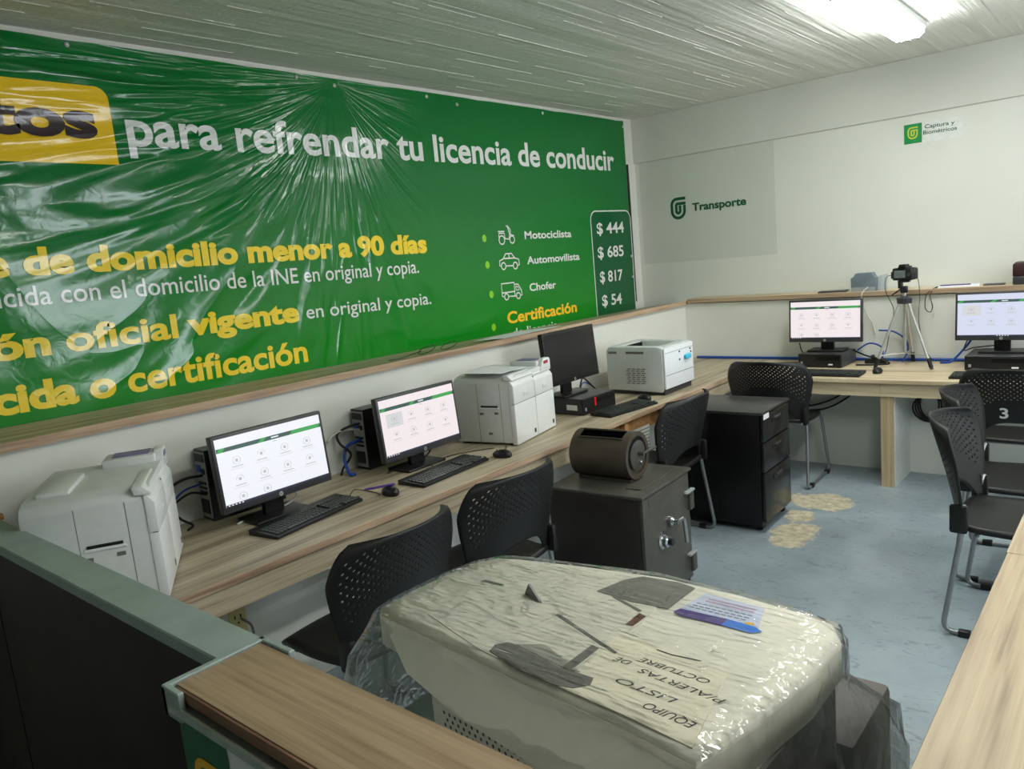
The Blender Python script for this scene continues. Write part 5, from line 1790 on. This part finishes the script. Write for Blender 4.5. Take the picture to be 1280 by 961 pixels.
cable('network_cable', [(-2.97, 2.27, 0.86), (-2.99, 2.20, 0.84), (-2.985, 2.17, 0.79), (-2.96, 2.16, 0.74), (-2.93, 2.15, DZ + 0.012), (-2.91, 2.17, DZ + 0.01)], 0.008, 'blue_cable', 'bright blue lead hanging from the second upright computer')
cable('white_cord', [(-2.965, 2.27, 0.91), (-3.0, 2.19, 0.92), (-3.02, 2.14, 0.90), (-3.0, 2.10, 0.885)], 0.005, 'white_cable', 'white plug lead at the second upright computer')
cable('keyboard_cable', [(-2.62, 1.90, DZ + 0.012), (-2.67, 1.97, DZ + 0.02), (-2.66, 2.02, DZ + 0.004), (-2.58, 2.02, DZ + 0.004), (-2.535, 2.00, DZ + 0.008)], 0.0022, 'black_cable', 'thin black cord from the mouse with the pen')
cable('keyboard_cable', [(-2.58, 2.40, DZ + 0.02), (-2.68, 2.44, DZ + 0.01), (-2.72, 2.60, DZ + 0.004), (-2.66, 2.74, DZ + 0.004), (-2.60, 2.82, DZ + 0.004)], 0.0022, 'black_cable', 'thin black cord behind the second keyboard')
cable('mouse_cable', [(-2.46, 2.76, DZ + 0.012), (-2.52, 2.82, DZ + 0.004), (-2.56, 2.87, DZ + 0.003)], 0.0022, 'black_cable', 'thin cord from the mouse by the middle card printer')
cable('monitor_cable', [(-2.76, 1.70, 0.82), (-2.79, 1.76, 0.75), (-2.80, 1.68, DZ + 0.012), (-2.82, 1.56, DZ + 0.006), (-2.80, 1.48, DZ + 0.005)], 0.004, 'white_cable', 'pale lead under the nearest lit monitor')
cable('monitor_cable', [(-2.75, 2.48, 0.82), (-2.78, 2.54, 0.75), (-2.78, 2.45, DZ + 0.012), (-2.80, 2.34, DZ + 0.006), (-2.78, 2.26, DZ + 0.006)], 0.004, 'black_cable', 'black lead under the second lit monitor')
cable('network_cable', [(-2.90, 4.02, 0.76), (-2.95, 4.14, 0.80), (-2.98, 4.24, 0.78), (-2.99, 4.32, 0.74)], 0.005, 'blue_cable', 'blue lead behind the flat computer under the dark monitor')
cable('power_cable', [(-2.88, 4.00, 0.78), (-2.92, 4.10, 0.84), (-2.93, 4.18, 0.80), (-2.90, 4.24, 0.73), (-2.80, 4.20, DZ + 0.006)], 0.006, 'black_cable', 'black lead between the dark monitor and the laser printer')
# under-worktop things
cable('power_cable', [(-1.62, 5.478, 0.60), (-1.72, 5.47, 0.50), (-1.86, 5.46, 0.44), (-1.98, 5.46, 0.42)], 0.007, 'black_cable', 'upper black cable sagging under the back worktop behind the chair')
cable('power_cable', [(-1.55, 5.478, 0.60), (-1.66, 5.465, 0.49), (-1.80, 5.45, 0.415), (-1.96, 5.44, 0.395)], 0.007, 'black_cable', 'lower black cable sagging under the back worktop behind the chair')
t = thing('cable_coil', 'coiled black cable hanging under the back worktop right of the post', 'cable', (-1.13, 5.46, 0.42))
for k in range(4):
    bm = bmesh.new()
    pts = [((0.07 + 0.008 * k) * cos(2 * pi * q / 20) * (0.8 + 0.1 * k), 0.006 * (k - 1.5), 0.09 * sin(2 * pi * q / 20) - 0.01 * k + 0.06) for q in range(21)]
    tube(bm, pts, 0.006, 6)
    finish('loop', bm, 'black_cable', t, True, 180)
bm = bmesh.new()
tube(bm, spline([(0.03, 0, 0.14), (0.06, 0.005, 0.17), (0.10, 0.008, 0.19), (0.16, 0.01, 0.195)]), 0.006, 6)
finish('lead', bm, 'black_cable', t, True, 180)
for i, y in enumerate((1.252, 1.345)):
    t = thing('power_outlet', ['yellowed wall outlet under the left worktop, nearer the camera', 'yellowed wall outlet under the left worktop with a grey cord plugged in'][i], 'outlet', (-2.66, y, 0.41 - 0.012 * i), 0, 'wall outlets')
    bm = newbox(0.0, 0.010, -0.035, 0.035, -0.055, 0.055, 0.003, 1)
    finish('face_plate', bm, 'yellow_plate', t, True)
    for (yy, zz, w_, h_) in ((-0.012, 0.012, 0.005, 0.014), (0.012, 0.012, 0.005, 0.014), (0.0, -0.012, 0.007, 0.007)):
        bm = newbox(0.009, 0.0112, yy - w_ / 2, yy + w_ / 2, zz - h_ / 2, zz + h_ / 2)
        finish('socket_hole', bm, 'ink', t)
cable('power_cable', [(-2.645, 1.355, 0.40), (-2.60, 1.37, 0.37), (-2.60, 1.36, 0.28), (-2.62, 1.31, 0.20), (-2.63, 1.24, 0.12)], 0.005, plain('grey_cord', rgb(130, 128, 120), 0.5), 'grey cord dropping from the wall outlet under the left worktop')
sheet_t = thing('paper_sheet', 'printed sheet hanging under the left worktop by the safe', 'paper', (-2.37, 3.85, 0.5))
bm = newbox(-2.3585, -2.3565, 3.70, 3.97, 0.40, 0.60)
pg = at_t(finish('page', bm, plain('pale_green_paper', rgb(206, 212, 200), 0.7), sheet_t))
bm = bmesh.new()
for k in range(9):
    z = 0.556 - k * 0.021
    flat(bm, [(3.745, z + 0.02), (3.965, z + 0.02), (3.965, z + 0.026), (3.745, z + 0.026)], (-2.356, 0, 0), Y, Z)
at_t(finish('print_lines', bm, 'tray_dark', sheet_t))
